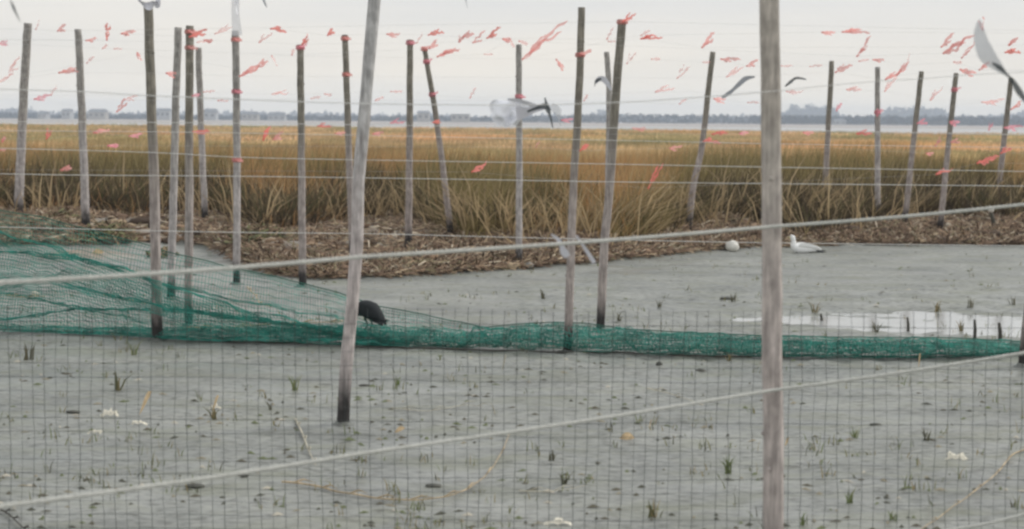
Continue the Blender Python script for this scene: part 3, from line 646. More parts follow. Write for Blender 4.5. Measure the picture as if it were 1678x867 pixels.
# ------------------------------------------------------------ black plastic mesh in front
def front_net():
    Y=6.68; pxm=F/Y; b=MB(); nx,nz=118,19; x0=-2.9
    top=[(0,503),(400,506),(640,507),(900,511),(1300,511),(1678,515)]
    G=[]
    for i in range(nx):
        col=[]
        for j in range(nz):
            x=x0+i*.0502; xj=x+.006*noise.noise(Vector((i*.21,j*.33,1)))+.004*noise.noise(Vector((i*.9,j*.6,2)))+.010*math.sin(i*.13+j*.09)
            px=x/Y*F+W/2; zt=at(px,lerp(top,px),Y).z
            z=zt-.0585*j-.008*noise.noise(Vector((i*.11,j*.25,4)))+(.012*random.random() if j==0 else 0)
            col.append((xj,Y+.03*noise.noise(Vector((i*.08,j*.2,6)))+.015*math.sin(i*.07),z))
        G.append(col)
    for i in range(nx): b.tube([G[i][j] for j in range(nz)],.00100*(1+.25*math.sin(i*2.1)),4,False)
    for j in range(1,nz): b.tube([G[i][j] for i in range(nx)],.00085*(1+.3*math.sin(j*1.7)),4,False)
    o=b.build('plastic_mesh_net',M['black_net'],origin=(x0,Y,0)); tag(o,'upright black square mesh netting across the whole foreground','net')
front_net()

# ------------------------------------------------------------ slumped green net
def green_net():
    top=[(-160,318),(0,345),(70,356),(150,377),(250,409),(350,438),(460,461),(560,483),(620,502),(700,516),(800,539),(850,533),(900,530),(950,532),(1010,541),(1100,546),(1250,552),(1400,555),(1560,556),(1678,562),(1800,566)]
    bot=[(-160,543),(0,546),(150,552),(300,561),(600,570),(900,579),(1250,590),(1450,592),(1600,590),(1678,584),(1800,580)]
    NX,NS=430,46; xs=np.linspace(-140,1790,NX)
    G=np.zeros((NX,NS,3)); Ls=1.15
    for i,px in enumerate(xs):
        f=ground_flat(px,lerp(bot,px)); Y=f.y; ht=max(.05,at(px,lerp(top,px),Y+.1).z); 
        hp=min(ht,.15+.02*math.sin(px*.013)); piled=max(0.0,1-ht/Ls)
        if px>780: hp=ht*(1+.10*noise.noise(Vector((px*.03,3,3))))
        if px<500: hp=.06+.09*max(0,(px-150)/350)
        for j in range(NS):
            s=j/(NS-1)
            # share of the net lying in the pile grows as its top edge sinks
            sp=min(.97,piled**.8)
            if s<sp:
                q=s/sp; turns=3.2; th=2*math.pi*turns*q+px*.004+.6*math.sin(px*.02); rr=.35+.62*abs(math.sin(q*2.9+px*.006))
                yy=.14+.13*rr*math.cos(th); zz=hp*(.5+.48*rr*math.sin(th))*(1+.16*noise.noise(Vector((px*.022,2,s*1.5)))+.12*noise.noise(Vector((px*.08,7,s*3))))
            else:
                q=(s-sp)/(1-sp); A=.16*math.sin(2*math.pi*1.9*q+px*.008)*(1-q)*q*3
                zz=hp*.5+(ht-hp*.5)*np.clip(q+A*(1 if px<640 else .2),-.1,1.0) ; yy=.14+.22*math.sin(3*q+px*.006)*(1-q)+.05*q
            nzv=noise.noise(Vector((px*.02,s*5,1))); nz2=noise.noise(Vector((px*.07,s*9,5)))
            G[i,j]=(f.x+.02*nzv+.03*math.sin(px*.11+s*22)*(1 if px>560 else 0)*(s<sp)+.012*nz2+.07*math.sin(s*4+px*.01),Y+yy+.03*nzv,max(.006,zz+(.014*nz2+.02*nzv)*min(1,4*(1-s))))
    b_v=[];loops=[]
    def strands(lines,r):
        nonlocal b_v,loops
        for ln in lines:
            P=np.asarray(ln); n=len(P); t=np.gradient(P,axis=0); t/=np.linalg.norm(t,axis=1)[:,None]+1e-9
            a=np.cross(t,np.array([.3,1,.2])); a/=np.linalg.norm(a,axis=1)[:,None]+1e-9; c=np.cross(t,a)
            k=sum(len(x) for x in b_v)
            ring=np.stack([P+r*(a*math.cos(x)+c*math.sin(x)) for x in (0,2.094,4.189)],1).reshape(-1,3); b_v.append(ring)
            i0=np.arange(n-1)*3+k
            for q in range(3):
                q2=(q+1)%3; loops.append(np.stack([i0+q,i0+q2,i0+3+q2,i0+3+q],1))
    strands([G[:,j] for j in range(NS)],.0021)
    strands([G[i] for i in range(NX)],.0018)
    # slack bights of the same net doubled over along the left half
    BIGHTS=[([(-160,372),(0,392),(100,408),(200,432),(300,474),(420,508),(520,531),(600,548),(660,560)],[(-160,440),(0,455),(100,470),(200,500),(300,526),(420,545),(520,553),(600,560),(660,566)],0,28),
            ([(-160,470),(0,470),(60,462),(130,452),(250,476),(350,500),(450,521),(560,543),(660,558)],[(-160,545),(0,546),(150,551),(300,560),(420,562),(520,566),(600,569),(660,571)],9,30)]
    for mid,low,sd_,NK in BIGHTS:
        I=[i for i in range(NX) if xs[i]<655]; K=np.zeros((len(I),NK,3))
        for a,i in enumerate(I):
            px=xs[i]; f=ground_flat(px,lerp(bot,px)); Y=f.y+.02; zt=at(px,lerp(mid,px),Y).z; zl=at(px,lerp(low,px),Y).z
            for j in range(NK):
                q=j/(NK-1); q2=q+.13*math.sin(6.3*q*1.5+px*.011+sd_); nzv=noise.noise(Vector((px*.015,q*4,31+sd_))); nw=noise.noise(Vector((px*.05,q*8,11+sd_)))
                K[a,j]=(f.x+.03*nzv+.10*math.sin(q*3+px*.012+sd_),Y-.05+.10*math.sin(math.pi*q)+.004*sd_,max(.02,zt+(zl-zt)*q2+.04*nzv+.018*nw))
        strands([K[:,j] for j in range(NK)],.0023); strands([K[i] for i in range(len(I))],.0019)
    v=np.concatenate(b_v); f=np.concatenate(loops)
    org=(0,13.2,0); root=empty('green_net',org); tag(root,'slumped green plastic net, high at left and heaped in a long roll at right','net')
    o=mesh_np('netting',v-np.array(org),f.ravel(),np.arange(len(f))*4,np.full(len(f),4),M['green_net'],parent=root)
    b=MB(); b.tube([tuple(G[i,NS-1]) for i in range(0,NX,2)],.0045,6); b.build('edge_cord',M['green_edge'],root,org)
    b=MB(); b.tube([tuple(G[i,0]*np.array([1,1,0])+np.array([0,-.02,.008])) for i in range(0,NX,2)],.0055,6); b.build('foot_rope',M['stem_dark'],root,org)
green_net()

# ------------------------------------------------------------ ribbons
def strip(P, wds, tw, m, name='ribbon', label=None, cat='ribbon', group=None, base=Vector((0,-.25,1)), parent=None):
    """thin tape: centre line P, half widths wds, twist angles tw"""
    P=[Vector(p) for p in P]; n=len(P); vs=[]; th=.0004
    for i,p in enumerate(P):
        t=(P[min(i+1,n-1)]-P[max(i-1,0)]).normalized(); a=(base-t*base.dot(t)).normalized(); c=t.cross(a)
        d=a*math.cos(tw[i])+c*math.sin(tw[i]); nn=t.cross(d)
        vs+= [p-d*wds[i],p+d*wds[i]]
    b=MB(); b.add(vs,[(2*i,2*i+1,2*i+3,2*i+2) for i in range(n-1)])
    o=b.build(name,m,parent,origin=P[0]); 
    if label: tag(o,label,cat,group)
    return o
RB=[ # x,y,length,angle,strength(0 faint,1 normal,2 hot,3 pink), p = on a pole
(5,72,14,-10,3),(22,110,34,60,0),(5,130,16,30,0),(62,40,14,70,0),(101,45,14,45,1),(175,51,24,88,2),(150,64,16,15,1),(172,76,9,40,0),(194,80,11,0,0),(211,53,20,10,1),(113,118,26,5,1),(148,98,13,45,0),(229,93,12,-60,1),(70,159,24,15,3),(88,148,16,60,0),(198,172,22,60,1),(215,160,20,20,0),(325,54,26,25,2),(330,68,12,10,0),(342,66,12,0,1),(367,50,26,20,0),(281,120,14,0,1),(322,155,12,20,3),(343,150,16,5,0),(366,165,14,0,0),(330,215,22,5,2),(77,219,15,80,2),(167,215,24,10,1),(223,221,20,10,3),(186,238,16,5,3),(109,277,16,10,1),(6,228,9,60,1),(5,246,8,0,0),
(457,50,22,-12,2),(436,62,22,35,0),(408,116,30,30,1),(428,108,24,35,1),(450,100,16,-60,0),(500,64,16,60,2),(480,85,9,70,0),(541,52,12,55,2),(460,153,24,5,0),(518,160,14,10,0),(538,155,10,-10,0),(645,56,18,0,1),(622,162,12,20,0),(650,150,16,0,0),(688,62,16,60,0),(715,55,22,10,2),(710,72,16,50,1),(735,87,32,18,1),(757,63,13,50,1),(768,58,16,20,1),(785,60,24,45,1),(809,53,24,42,2),(831,64,12,0,1),(839,71,14,-60,0),(801,89,12,0,0),(775,152,16,60,0),(652,201,20,5,3),(532,207,18,0,2),(558,218,15,5,1),(620,218,15,10,1),(437,218,22,62,2),(456,222,18,40,1),(786,273,26,35,2),(716,201,12,0,2),
(892,65,80,42,1),(858,70,13,-20,0),(917,107,18,-60,1),(1000,55,18,60,0),(1032,29,20,32,2),(1003,68,10,0,0),(1068,63,30,3,2),(1058,54,14,30,0),(1035,95,20,50,0),(1075,97,12,0,0),(1075,288,40,58,2),(1090,148,26,10,0),(1120,165,14,40,0),(1120,118,24,45,0),(1160,65,26,55,1),(1158,102,10,0,0),(1198,97,28,0,1),(1205,118,26,30,0),(1233,103,18,30,1),(1180,162,16,0,1),(1235,168,16,0,0),(960,160,10,60,0),(958,242,15,35,2),(1048,210,20,0,1),(1180,219,22,5,2),(1167,233,24,-5,2),(1108,241,18,10,1),(1220,217,14,10,3),(881,236,10,60,0),(930,196,16,5,3),
(1358,53,18,0,1),(1403,53,36,-2,1),(1415,75,34,58,1),(1416,99,14,10,0),(1440,98,16,0,1),(1383,112,26,25,1),(1338,108,18,5,0),(1290,108,16,0,0),(1468,122,30,28,1),(1480,112,26,48,1),(1488,97,18,72,0),(1460,138,24,52,0),(1400,147,20,0,0),(1303,150,24,0,0),(1375,175,12,60,3),(1553,65,26,50,1),(1572,72,52,30,1),(1587,80,32,52,1),(1587,117,22,-12,1),(1570,102,12,0,0),(1613,108,18,38,1),(1611,38,18,88,1),(1660,86,20,0,2),(1661,68,16,40,1),(1535,153,24,50,0),(1628,165,30,8,0),(1665,172,18,45,1),(1441,184,12,60,3),(1512,202,14,0,3),(1565,200,13,0,3),(1624,207,12,60,3),(1662,208,28,4,3),(1325,217,14,0,1),(1417,219,22,0,2),(1548,281,24,20,2),(1620,261,34,18,2),(1649,247,16,25,2),(1566,233,13,0,1),(1537,231,15,60,1),(1524,251,10,0,1),
(1250,60,0,0,-1)]
RB=[r for r in RB if r[4]>=0]
LAND=[(20,'the leftmost pole'),(136,'the second pole'),(249,'the tall taped pole'),(310,'the close pole trio'),(388,'the film wrapped pole'),(494,'the straight dark pole'),(595,'the bowed pale pole'),(700,'the left leaning pole'),(851,'the pole behind the film'),(945,'the tall dark middle pole'),(1010,'the stout leaning pole'),(1155,'the lone bank pole'),(1263,'the thick foreground pole'),(1358,'the first far right pole'),(1438,'the upright far right pole'),(1502,'the third far right pole'),(1560,'the fourth far right pole'),(1650,'the far pole behind twisted tape')]
def ribbon_words(x,y,l,a,st):
    size='tiny' if l<13 else 'short' if l<18 else 'small' if l<25 else 'long'
    c={0:'faded pink',1:'coral',2:'bright coral',3:'deep pink'}[st]
    d='level' if abs(a)<=12 else 'upright' if abs(a)>78 else ('steep' if abs(a)>44 else 'slanting') if a>0 else 'drooping'
    zone='high in the sky' if y<62 else 'in the sky' if y<125 else 'low in the sky' if y<185 else 'over the bay' if y<212 else 'before the brown marsh'
    px,nm=min(LAND,key=lambda q:abs(q[0]-x)); side='left of' if x<px-9 else 'right of' if x>px+9 else 'beside'
    return f'{size} {d} {c} ribbon {zone}, {side} {nm}'.replace('before the brown marsh','before the marsh').replace('the pole behind the film','the film pole').replace('the far pole behind twisted tape','the twisted tape pole')
words_=[ribbon_words(*r) for r in RB]
def uniq(words_, xs):
    out=list(words_); names=['leftmost','second','third','fourth','fifth','sixth']
    for wd in set(words_):
        idx=sorted([i for i,q in enumerate(words_) if q==wd],key=lambda i:xs[i])
        if len(idx)>1:
            for k,i in enumerate(idx): out[i]=wd.replace(' ribbon ',' ribbon, '+('left one' if k==0 else 'right one' if k==len(idx)-1 else 'middle one')+', ',1)
    return out
words_=uniq(words_,[r[0] for r in RB])
# lines the ribbons are knotted to: heights in bands, each at its own distance
bands=[(0,48,8.6),(48,58,10.2),(58,70,11.6),(70,92,10.8),(92,112,12.4),(112,135,11.2),(135,158,13.0),(158,185,12.0),(185,212,13.6),(212,226,12.6),(226,255,11.9),(255,300,12.9)]
def make_ribbon(x,y,l,a,st,Y,label):
    k=Y/F; n=9; A=math.radians(a); L_=l*k*1.2
    m={0:M['ribbon_faint'],1:M['ribbon'],2:M['ribbon_hot'],3:M['ribbon_pink']}[st]
    hw=(.0165 if st!=0 else .015)*(Y/11.5)*random.uniform(.8,1.25)
    if l>50: hw*=1.1
    c=at(x,y,Y); d=Vector((math.cos(A),random.uniform(-.25,.25),math.sin(A))); up=Vector((-math.sin(A),0,math.cos(A)))
    n=13; ph=random.uniform(0,6.28); tails=[]; nt_=1 if (st==0 and l<20) else 2 if l<30 else 3
    for q in range(nt_):
        sc_=1 if q==0 else random.uniform(.5,.9); fan=0 if q==0 else random.choice((-1,1))*random.uniform(.18,.45)*min(1,14/l)
        P=[];W_=[];T=[]; s0=c-d*.5*L_
        for i in range(n):
            t=i/(n-1); kink=.05*L_*noise.noise(Vector((t*4.5,ph+q*9,1)))*2+.006*noise.noise(Vector((t*9,ph,q+3)))
            P.append(s0+d*t*L_*sc_+up*(kink*min(1,4*t)+fan*L_*t)+Vector((0,.01*q,0)))
            W_.append(hw*(.62 if q else .72)*(.35+.65*min(1,3*t))*(.8+.55*noise.noise(Vector((t*6,ph*3,q))))*(1-.75*max(0,t-.8)/.2)); T.append(1.0*noise.noise(Vector((t*3.2,ph,q*5)))+.3*math.sin(ph+t*3))
        tails.append((P,W_,T))
    P,W_,T=tails[0]; tail=strip(P,W_,T,m,'ribbon',label,'ribbon','coral ribbons knotted along the thin lines')
    for Pq,Wq,Tq in tails[1:]:
        q=strip(Pq,Wq,Tq,m,'tail'); q.parent=tail; q.location=Pq[0]-P[0]
    b=MB(); b.tube([P[0]-d*.004,P[0]+d*.008],[hw*.38,hw*.35],6); kn=b.build('knot',m,origin=P[0]); kn.parent=tail; kn.location=(0,0,0)
    return P[0]
band_pts={}
for r,lab in zip(RB,words_):
    x,y,l,a,st=r
    bi=next(i for i,b in enumerate(bands) if b[0]<=y<b[1]); Y=bands[bi][2]
    p=make_ribbon(x,y,l,a,st,Y,lab); band_pts.setdefault(bi,[]).append(p)
ordn=['first','second','third','fourth','fifth','sixth','seventh','eighth','ninth','tenth','eleventh','twelfth']
for bi,pts in sorted(band_pts.items()):
    pts=sorted(pts,key=lambda p:p.x); Y=bands[bi][2]; k=Y/F
    P=[Vector((-W/2*k-1,Y,pts[0].z))]+pts+[Vector((W/2*k+1,Y,pts[-1].z))]
    cl=[P[0]]
    for p in P[1:]:
        if p.x-cl[-1].x>.02: cl.append(p)
    o=MB().tube(cl,.0005,3,False).build('ribbon_line',M['mono'],origin=cl[0]); tag(o,f'hair thin clear line holding the {ordn[bi]} row of ribbons from the top','line','clear lines holding the ribbons')
# ribbons wrapped round poles
for pi,py,st,lab in [(4,52,2,'bright coral ribbon tied round the tip of the trio middle pole'),(6,65,2,'coral ribbon tied round the film wrapped pole near its tip'),(6,150,3,'small pink ribbon round the film wrapped pole, middle one'),(6,262,2,'coral ribbon low on the film wrapped pole before the marsh'),(7,78,3,'pink ribbon round the tip of the straight dark pole'),(8,63,2,'coral ribbon on the tip of the thin pole beside the bowed one'),(8,122,2,'small orange ribbon midway up the thin pole beside the bowed one'),(10,70,3,'pink ribbon at the tip of the first pole right of the bowed one'),(11,80,2,'coral ribbon at the tip of the left leaning pole'),(11,101,3,'pink ribbon just below the tip of the left leaning pole'),(11,155,3,'small pink ribbon midway down the left leaning pole'),(12,158,3,'deep pink ribbon round the pole above the large pale film'),(13,90,2,'coral band wrapped round the tall dark middle pole'),(15,36,2,'coral ribbon on the tip of the stout leaning pole'),(21,147,3,'pink ribbon round the fourth far right pole'),(4,78,0,'faded ribbon under the tip of the trio middle pole'),(19,184,3,'pink ribbon round the upright far right pole')]:
    pts,Y=pole_pts[pi]; ys=[p[1] for p in pts]; xx=[p[0] for p in pts]; px=float(np.interp(py,ys,xx)); wd=POLES[pi][1]+ (POLES[pi][2]-POLES[pi][1])*.3
    c=at(px,py,Y); r=wd*Y/F/2*1.22; hh=max(.016,3.6*Y/F)
    m={0:M['ribbon_faint'],2:M['ribbon'],3:M['ribbon_pink']}[st]
    root=empty('ribbon_wrap',c); tag(root,lab,'ribbon','ribbons tied round the poles')
    b=MB(); b.tube([c+Vector((0,0,-hh)),c+Vector((0,0,-hh*.3)),c+Vector((0,0,hh*.4)),c+Vector((0,0,hh))],[r*.98,r*1.1,r*1.04,r*.98],12,False); b.build('band',m,root,c)
    P=[c+Vector((-r*.2+i*.018,-r-.004*i,.006*i*(1 if pi%2 else -.4)+.004*math.sin(i*2))) for i in range(6)]
    strip(P,[.013]*6,[.4*math.sin(i) for i in range(6)],m,'tail',parent=root)

# ------------------------------------------------------------ silver, white and clear tapes
def tape(pts,Y,wp,tw,m,label,dy=0,cat='tape'):
    n=8; cp=curve(pts,n); k=Y/F; N_=len(cp)
    P=[at(p[0],p[1],Y+dy*math.sin(3*i/N_)) for i,p in enumerate(cp)]
    t=np.linspace(0,1,N_); wv=np.interp(t,np.linspace(0,1,len(wp)),wp)*k/2; tv=np.interp(t,np.linspace(0,1,len(tw)),tw)
    return strip(P,list(wv),list(tv),m,'reflective_tape',label,cat,'loose tapes fluttering from the lines')
tape([(10,-30),(14,-8),(22,12),(33,36)],5,[10,9,11,5],[.2,.8,.3,.6],M['dark_tape'],'dark twisted tape hanging into the top left corner')
tape([(222,-14),(229,1),(236,7),(244,10),(252,4),(257,8),(262,-4),(280,-10)],13.0,[9,13,8,14,7,12,5,4],[0,.9,-.5,.8,-.6,.4],M['white_tape'],'white film caught round the tip of the tall taped pole')
tape([(388,-30),(386,0),(386,25),(389,58)],12.6,[10,13,13,17],[1.6,1.2,1.8,1.5],M['silver_clear'],'clear film strip hanging down in front of the film wrapped pole')
tape([(392,-28),(388,-2),(387,10),(389,24)],12.5,[5,6,5,2],[.3,.9,1.3],M['white_tape'],'narrow white tape at the top of the clear film strip')
tape([(428,-14),(432,0),(437,12)],8,[12,10,5],[.3,.6],M['grey_tape'],'tip of a grey tape at the top edge right of the film wrapped pole')
tape([(760,-14),(763,0),(766,13)],8,[7,5,3],[.3,.6],M['grey_tape'],'tiny tip of tape at the top edge above the middle')
def sheet():
    Y=7.6; b=MB(); n,m_=16,12; TL,TR,BR,BL=(808,164),(872,168),(846,207),(815,207); vs=[]
    for i in range(n):
        for j in range(m_):
            a,c=i/(n-1),j/(m_-1); x=(TL[0]*(1-a)+TR[0]*a)*(1-c)+(BL[0]*(1-a)+BR[0]*a)*c; y=(TL[1]*(1-a)+TR[1]*a)*(1-c)+(BL[1]*(1-a)+BR[1]*a)*c
            x+=-9*math.sin(math.pi*c)*(1-a)+5*noise.noise(Vector((a*3,c*3,2))); y+=5*noise.noise(Vector((a*3,c*3,8)))
            vs.append(at(x,y,Y+.035*noise.noise(Vector((a*4,c*3,5)))+.02*math.sin(a*9+c*4)))
    b.add(vs,[(i*m_+j,i*m_+j+1,(i+1)*m_+j+1,(i+1)*m_+j) for i in range(n-1) for j in range(m_-1)])
    tag(b.build('plastic_film',M['sheet'],origin=vs[0]),'broad crumpled pale film blowing above the marsh horizon','film')
sheet()
tape([(846,186),(860,184),(874,180),(892,177)],7.55,[24,20,12,5],[.1,.3,.1],M['white_tape'],'pale neck of film leading from the crumpled film to the hooked tape')
tape([(832,163),(850,165),(868,171),(886,176)],7.5,[4,8,9,5],[.2,.5,.1],M['white_tape'],'white fold along the upper edge of the crumpled film')
tape([(864,183),(880,177),(893,174),(899,183),(903,196),(906,210)],7.45,[4,6,11,12,8,3],[.3,.1,.5,.2],M['dark_tape'],'dark hooked tape curling down at the right of the crumpled film')
tape([(893,160),(896,172),(902,182)],7.44,[4,8,3],[.1,.2],M['dark_tape'],'dark tip of tape standing above the hooked tape')
tape([(903,172),(914,184),(918,206)],7.6,[10,18,12],[.1,.4],M['silver_clear'],'faint clear film flap right of the dark hooked tape')
tape([(976,136),(981,130),(989,130),(996,138),(1001,148)],9.0,[7,9,10,9,4],[.4,.1,.3],M['white_tape'],'small white tape curled beside the stout leaning pole')
tape([(974,142),(977,133),(985,129)],8.98,[3,6,3],[.4,.1],M['dark_tape'],'dark end of the small curled tape left of the stout pole')
tape([(1183,160),(1197,151),(1210,139),(1222,129),(1237,126)],8.0,[5,10,10,9,3],[.2,.6,.1,.5],M['grey_tape'],'grey blue tape slanting in the sky left of the thick foreground pole')
tape([(1286,142),(1296,134),(1305,128),(1321,130)],8.0,[2,8,5,2],[.2,.5,.1],M['dark_tape'],'small dark tape in the sky just right of the thick pole')
tape([(1603,34),(1606,62),(1617,90),(1634,108),(1648,121),(1656,128)],5.2,[12,26,27,18,9,5],[.15,-.25,.1,.35,.8],M['silver_top'],'large silver tape twisting down at the upper right',.04)
tape([(1626,103),(1638,111),(1650,122),(1660,134),(1670,150),(1684,170)],5.18,[3,9,5,12,12,5],[.2,.5,.9,.4,.2],M['dark_tape'],'dark lower length of the large twisted tape at right')
tape([(903,384),(912,390),(919,399),(924,412),(930,421)],5.66,[3,5,8,18,14],[.2,.1,.4],M['white_tape'],'lilac white tape flaring below the upper rope left of the tall dark pole')
tape([(944,386),(951,396),(960,409),(974,431)],5.7,[3,5,8,8],[.2,.5,.1],M['white_tape'],'white tape strip hanging from the upper rope between two dark poles')

# ------------------------------------------------------------ birds
def bird(name,label,loc,scale,yaw,spine,feather,wing,tailm,beak,legm,beak_len,legs,wings,eye=True):
    """spine: (x forward, z up, half width, half height) from tail to crown, one continuous skin"""
    root=empty(name,loc)
    ca,sa=math.cos(yaw),math.sin(yaw)
    def T(x,y,z): return (loc[0]+(x*ca-y*sa)*scale, loc[1]+(x*sa+y*ca)*scale, loc[2]+z*scale)
    tag(root,label,'bird')
    sp=curve(spine,4); n=len(sp); b=MB(); k=12; vs=[]; fs=[]
    for i,(x,z,wy,wz) in enumerate(sp):
        a=sp[max(0,i-1)]; c=sp[min(n-1,i+1)]; tx,tz=c[0]-a[0],c[1]-a[1]; l=math.hypot(tx,tz) or 1; tx/=l; tz/=l
        for j in range(k):
            th=2*math.pi*j/k; oy=math.cos(th)*max(wy,.001); on=math.sin(th)*max(wz,.001); vs.append(T(x-tz*on,oy,z+tx*on))
    for i in range(n-1):
        for j in range(k): j2=(j+1)%k; fs.append((i*k+j,i*k+j2,(i+1)*k+j2,(i+1)*k+j))
    fs.append(tuple(range(k-1,-1,-1))); fs.append(tuple((n-1)*k+j for j in range(k))); b.add(vs,fs)
    b.build('body',feather,root,loc)
    hx,hz,hw,hh=spine[-2]
    b=MB(); b.tube([T(hx+hw*.6,0,hz-.004),T(hx+hw+beak_len*.6,0,hz-.006),T(hx+hw+beak_len,0,hz-.02)],[.014*scale,.010*scale,.002*scale],6); b.build('beak',beak,root,loc)
    for s in (-1,1):
        b=MB(); b.add([T(hx+hw*.45+.006*math.cos(a),s*hw*.86,hz+.01+.006*math.sin(a)) for a in np.linspace(0,6.28,7)[:-1]]+[T(hx+hw*.45,s*(hw*.97),hz+.01)],[(i,(i+1)%6,6) for i in range(6)]); b.build('eye',M['beak_black'],root,loc)
        # folded wing: a shell of overlapping feathers along the flank
        b=MB(); W_=curve(wings,5); vs=[];fs=[]
        for i,(x,z,off,hgt) in enumerate(W_):
            for q in range(5):
                f=q/4; vs.append(T(x,s*(off*(1-.35*f*f)+.006*math.sin(math.pi*f)),z-hgt*f+hgt*.35))
        m_=len(W_)
        for i in range(m_-1):
            for q in range(4): fs.append((i*5+q,i*5+q+1,(i+1)*5+q+1,(i+1)*5+q))
        b.add(vs,fs); wo=b.build('wing',wing,root,loc)
        b=MB()
        for q in range(4):
            x,z,off,hgt=wings[0]; b.tube([T(x+.08,s*off*.95,z-.006*q),T(x-.01*q,s*off*.8,z-.012*q-.01),T(x-.035-.012*(3-q),s*off*.6,z-.012*q-.014)],[.006*scale,.008*scale,.001*scale],5,flat=.4)
        fo=b.build('wing_tip',tailm,root,loc)
        lx,lz,fl=legs; kn=(lx-.03,lz*.45)
        b=MB(); b.tube([T(lx,s*.03,lz+.02),T(lx-.01,s*.03,lz*.75),T(kn[0],s*.03,kn[1]),T(lx+.005,s*.032,.004)],[.016*scale,.009*scale,.0055*scale,.0055*scale],6)
        for a in (-.5,0,.5): b.tube([T(lx+.005,s*.032,.006),T(lx+fl*math.cos(a),s*.032+fl*math.sin(a),.003)],[.005*scale,.002*scale],4)
        b.tube([T(lx+.005,s*.032,.006),T(lx-.025,s*.032,.003)],[.0045*scale,.002*scale],4); b.build('leg',legm,root,loc)
    return root
# black bird at the bowed pole: head low behind the pole, tail drooping to the right
f=at(600,547,lerp([(560,13.0),(640,12.95)],600)-.10)
spine=[(-.165,.095,.012,.006),(-.145,.105,.03,.02),(-.10,.135,.05,.045),(-.035,.165,.066,.072),(.03,.182,.068,.066),(.09,.165,.055,.052),(.115,.150,.040,.040),(.13,.142,.034,.034),(.142,.134,.028,.028),(.152,.126,.01,.012)]
wings=[(-.13,.115,.03,.03),(-.09,.15,.05,.07),(-.03,.185,.07,.10),(.05,.195,.072,.09),(.09,.175,.055,.04)]
bird('black_bird','black bird standing hunched beside the bowed pale pole behind the green net',(f.x+.015,f.y-.01,f.z+.018),1.02,math.pi-.58,spine,M['black_feather'],M['black_feather'],M['black_feather'],M['beak_black'],M['beak_black'],.05,(.01,.13,.04),wings)
# white gull resting at the water's edge, head up, facing left
f=ground_flat(1314,414)
spine=[(-.27,.085,.008,.006),(-.21,.10,.035,.022),(-.13,.115,.06,.045),(-.03,.12,.075,.065),(.06,.13,.07,.07),(.115,.165,.045,.05),(.125,.22,.032,.032),(.13,.255,.034,.034),(.145,.285,.036,.034),(.155,.31,.012,.010)]
wings=[(-.27,.11,.04,.03),(-.18,.145,.066,.06),(-.06,.17,.083,.085),(.03,.175,.08,.08),(.08,.165,.06,.04)]
bird('white_gull','white gull sitting at the mud edge right of the thick pole, head raised',(f.x,f.y,f.z-.07),1.02,math.pi+.2,spine,M['white_feather'],M['white_feather'],M['dark_feather'],M['beak_yellow'],M['leg_pale'],.025,(.0,.09,.05),wings)

# ------------------------------------------------------------ small things on mud and bank
def lump(name,px,py,sx,sz,m,label,cat,seed=0,flat=.6,origin_dz=0,group=None):
    f=ground_hit(px,py); k=f.y/F; rx,rz=sx*k/2,sz*k/2; b=MB(); n,mm=10,6; vs=[];fs=[]
    for i in range(mm+1):
        ph=math.pi*i/mm
        for j in range(n):
            th=2*math.pi*j/n; q=1+.22*noise.noise(Vector((math.cos(th)*1.4+seed,math.sin(th)*1.4,math.cos(ph)*1.4)))
            vs.append((f.x+rx*math.sin(ph)*math.cos(th)*q,f.y+rx*flat*math.sin(ph)*math.sin(th)*q,f.z+rz*(1+math.cos(ph)*q)*1.0-.1*rz))
    for i in range(mm):
        for j in range(n): fs.append((i*n+j,(i+1)*n+j,(i+1)*n+(j+1)%n,i*n+(j+1)%n))
    b.add(vs,fs); o=b.build(name,m,origin=f); tag(o,label,cat,group); return o
def shell(px,py,s,label,tilt=0,m=None,seed=0,up=.0):
    """broken shell: a ribbed fan"""
    f=ground_hit(px,py); k=f.y/F; r=s*k/2*1.45; b=MB(); vs=[];fs=[]; n=11
    rngs=random.Random(seed)
    for i in range(n):
        a=math.radians(200-220*i/(n-1))
        for j in range(4):
            q=j/3; rr=r*q*(1+.08*(i%2))*rngs.uniform(.68,1.2)*(.55 if i in (3+seed%3,7-seed%2) else 1)
            vs.append((f.x+rr*math.cos(a),f.y+rr*.35*math.sin(a)+.01*q,f.z+.01+rr*math.sin(a)*(.55+up)*.7+r*.45*math.sin(math.pi*q)*.5))
    for i in range(n-1):
        for j in range(3): fs.append((i*4+j,(i+1)*4+j,(i+1)*4+j+1,i*4+j+1))
    b.add(vs,fs); o=b.build('broken_shell',m or M['shell'],origin=f); tag(o,label,'shell','pale shells on the mud'); return o
shell(181,684,22,'larger bleached shell on the mud at lower left',m=M['shell'],seed=1,up=.5)
shell(226,698,18,'bleached shell fragment just right of the larger one at lower left',seed=2)
shell(155,713,16,'small flat pale shell below the two shells at lower left',seed=3)
shell(352,672,13,'pale shell beside a brown tuft left of the bowed pole foot',seed=4,up=.5)
shell(1566,756,24,'cream shell on the mud at lower right',seed=5,up=.4)
shell(915,864,30,'pale shell at the bottom edge of the frame near the middle',seed=6)
shell(1050,421,10,'tiny white shell at the foot of the bank',seed=7,up=.5)
shell(57,483,10,'tiny pale shell seen through the green net at far left',seed=8,up=.5)
shell(690,444,12,'grey white shell at the edge of the bank right of the bowed pole',seed=9,up=.5)
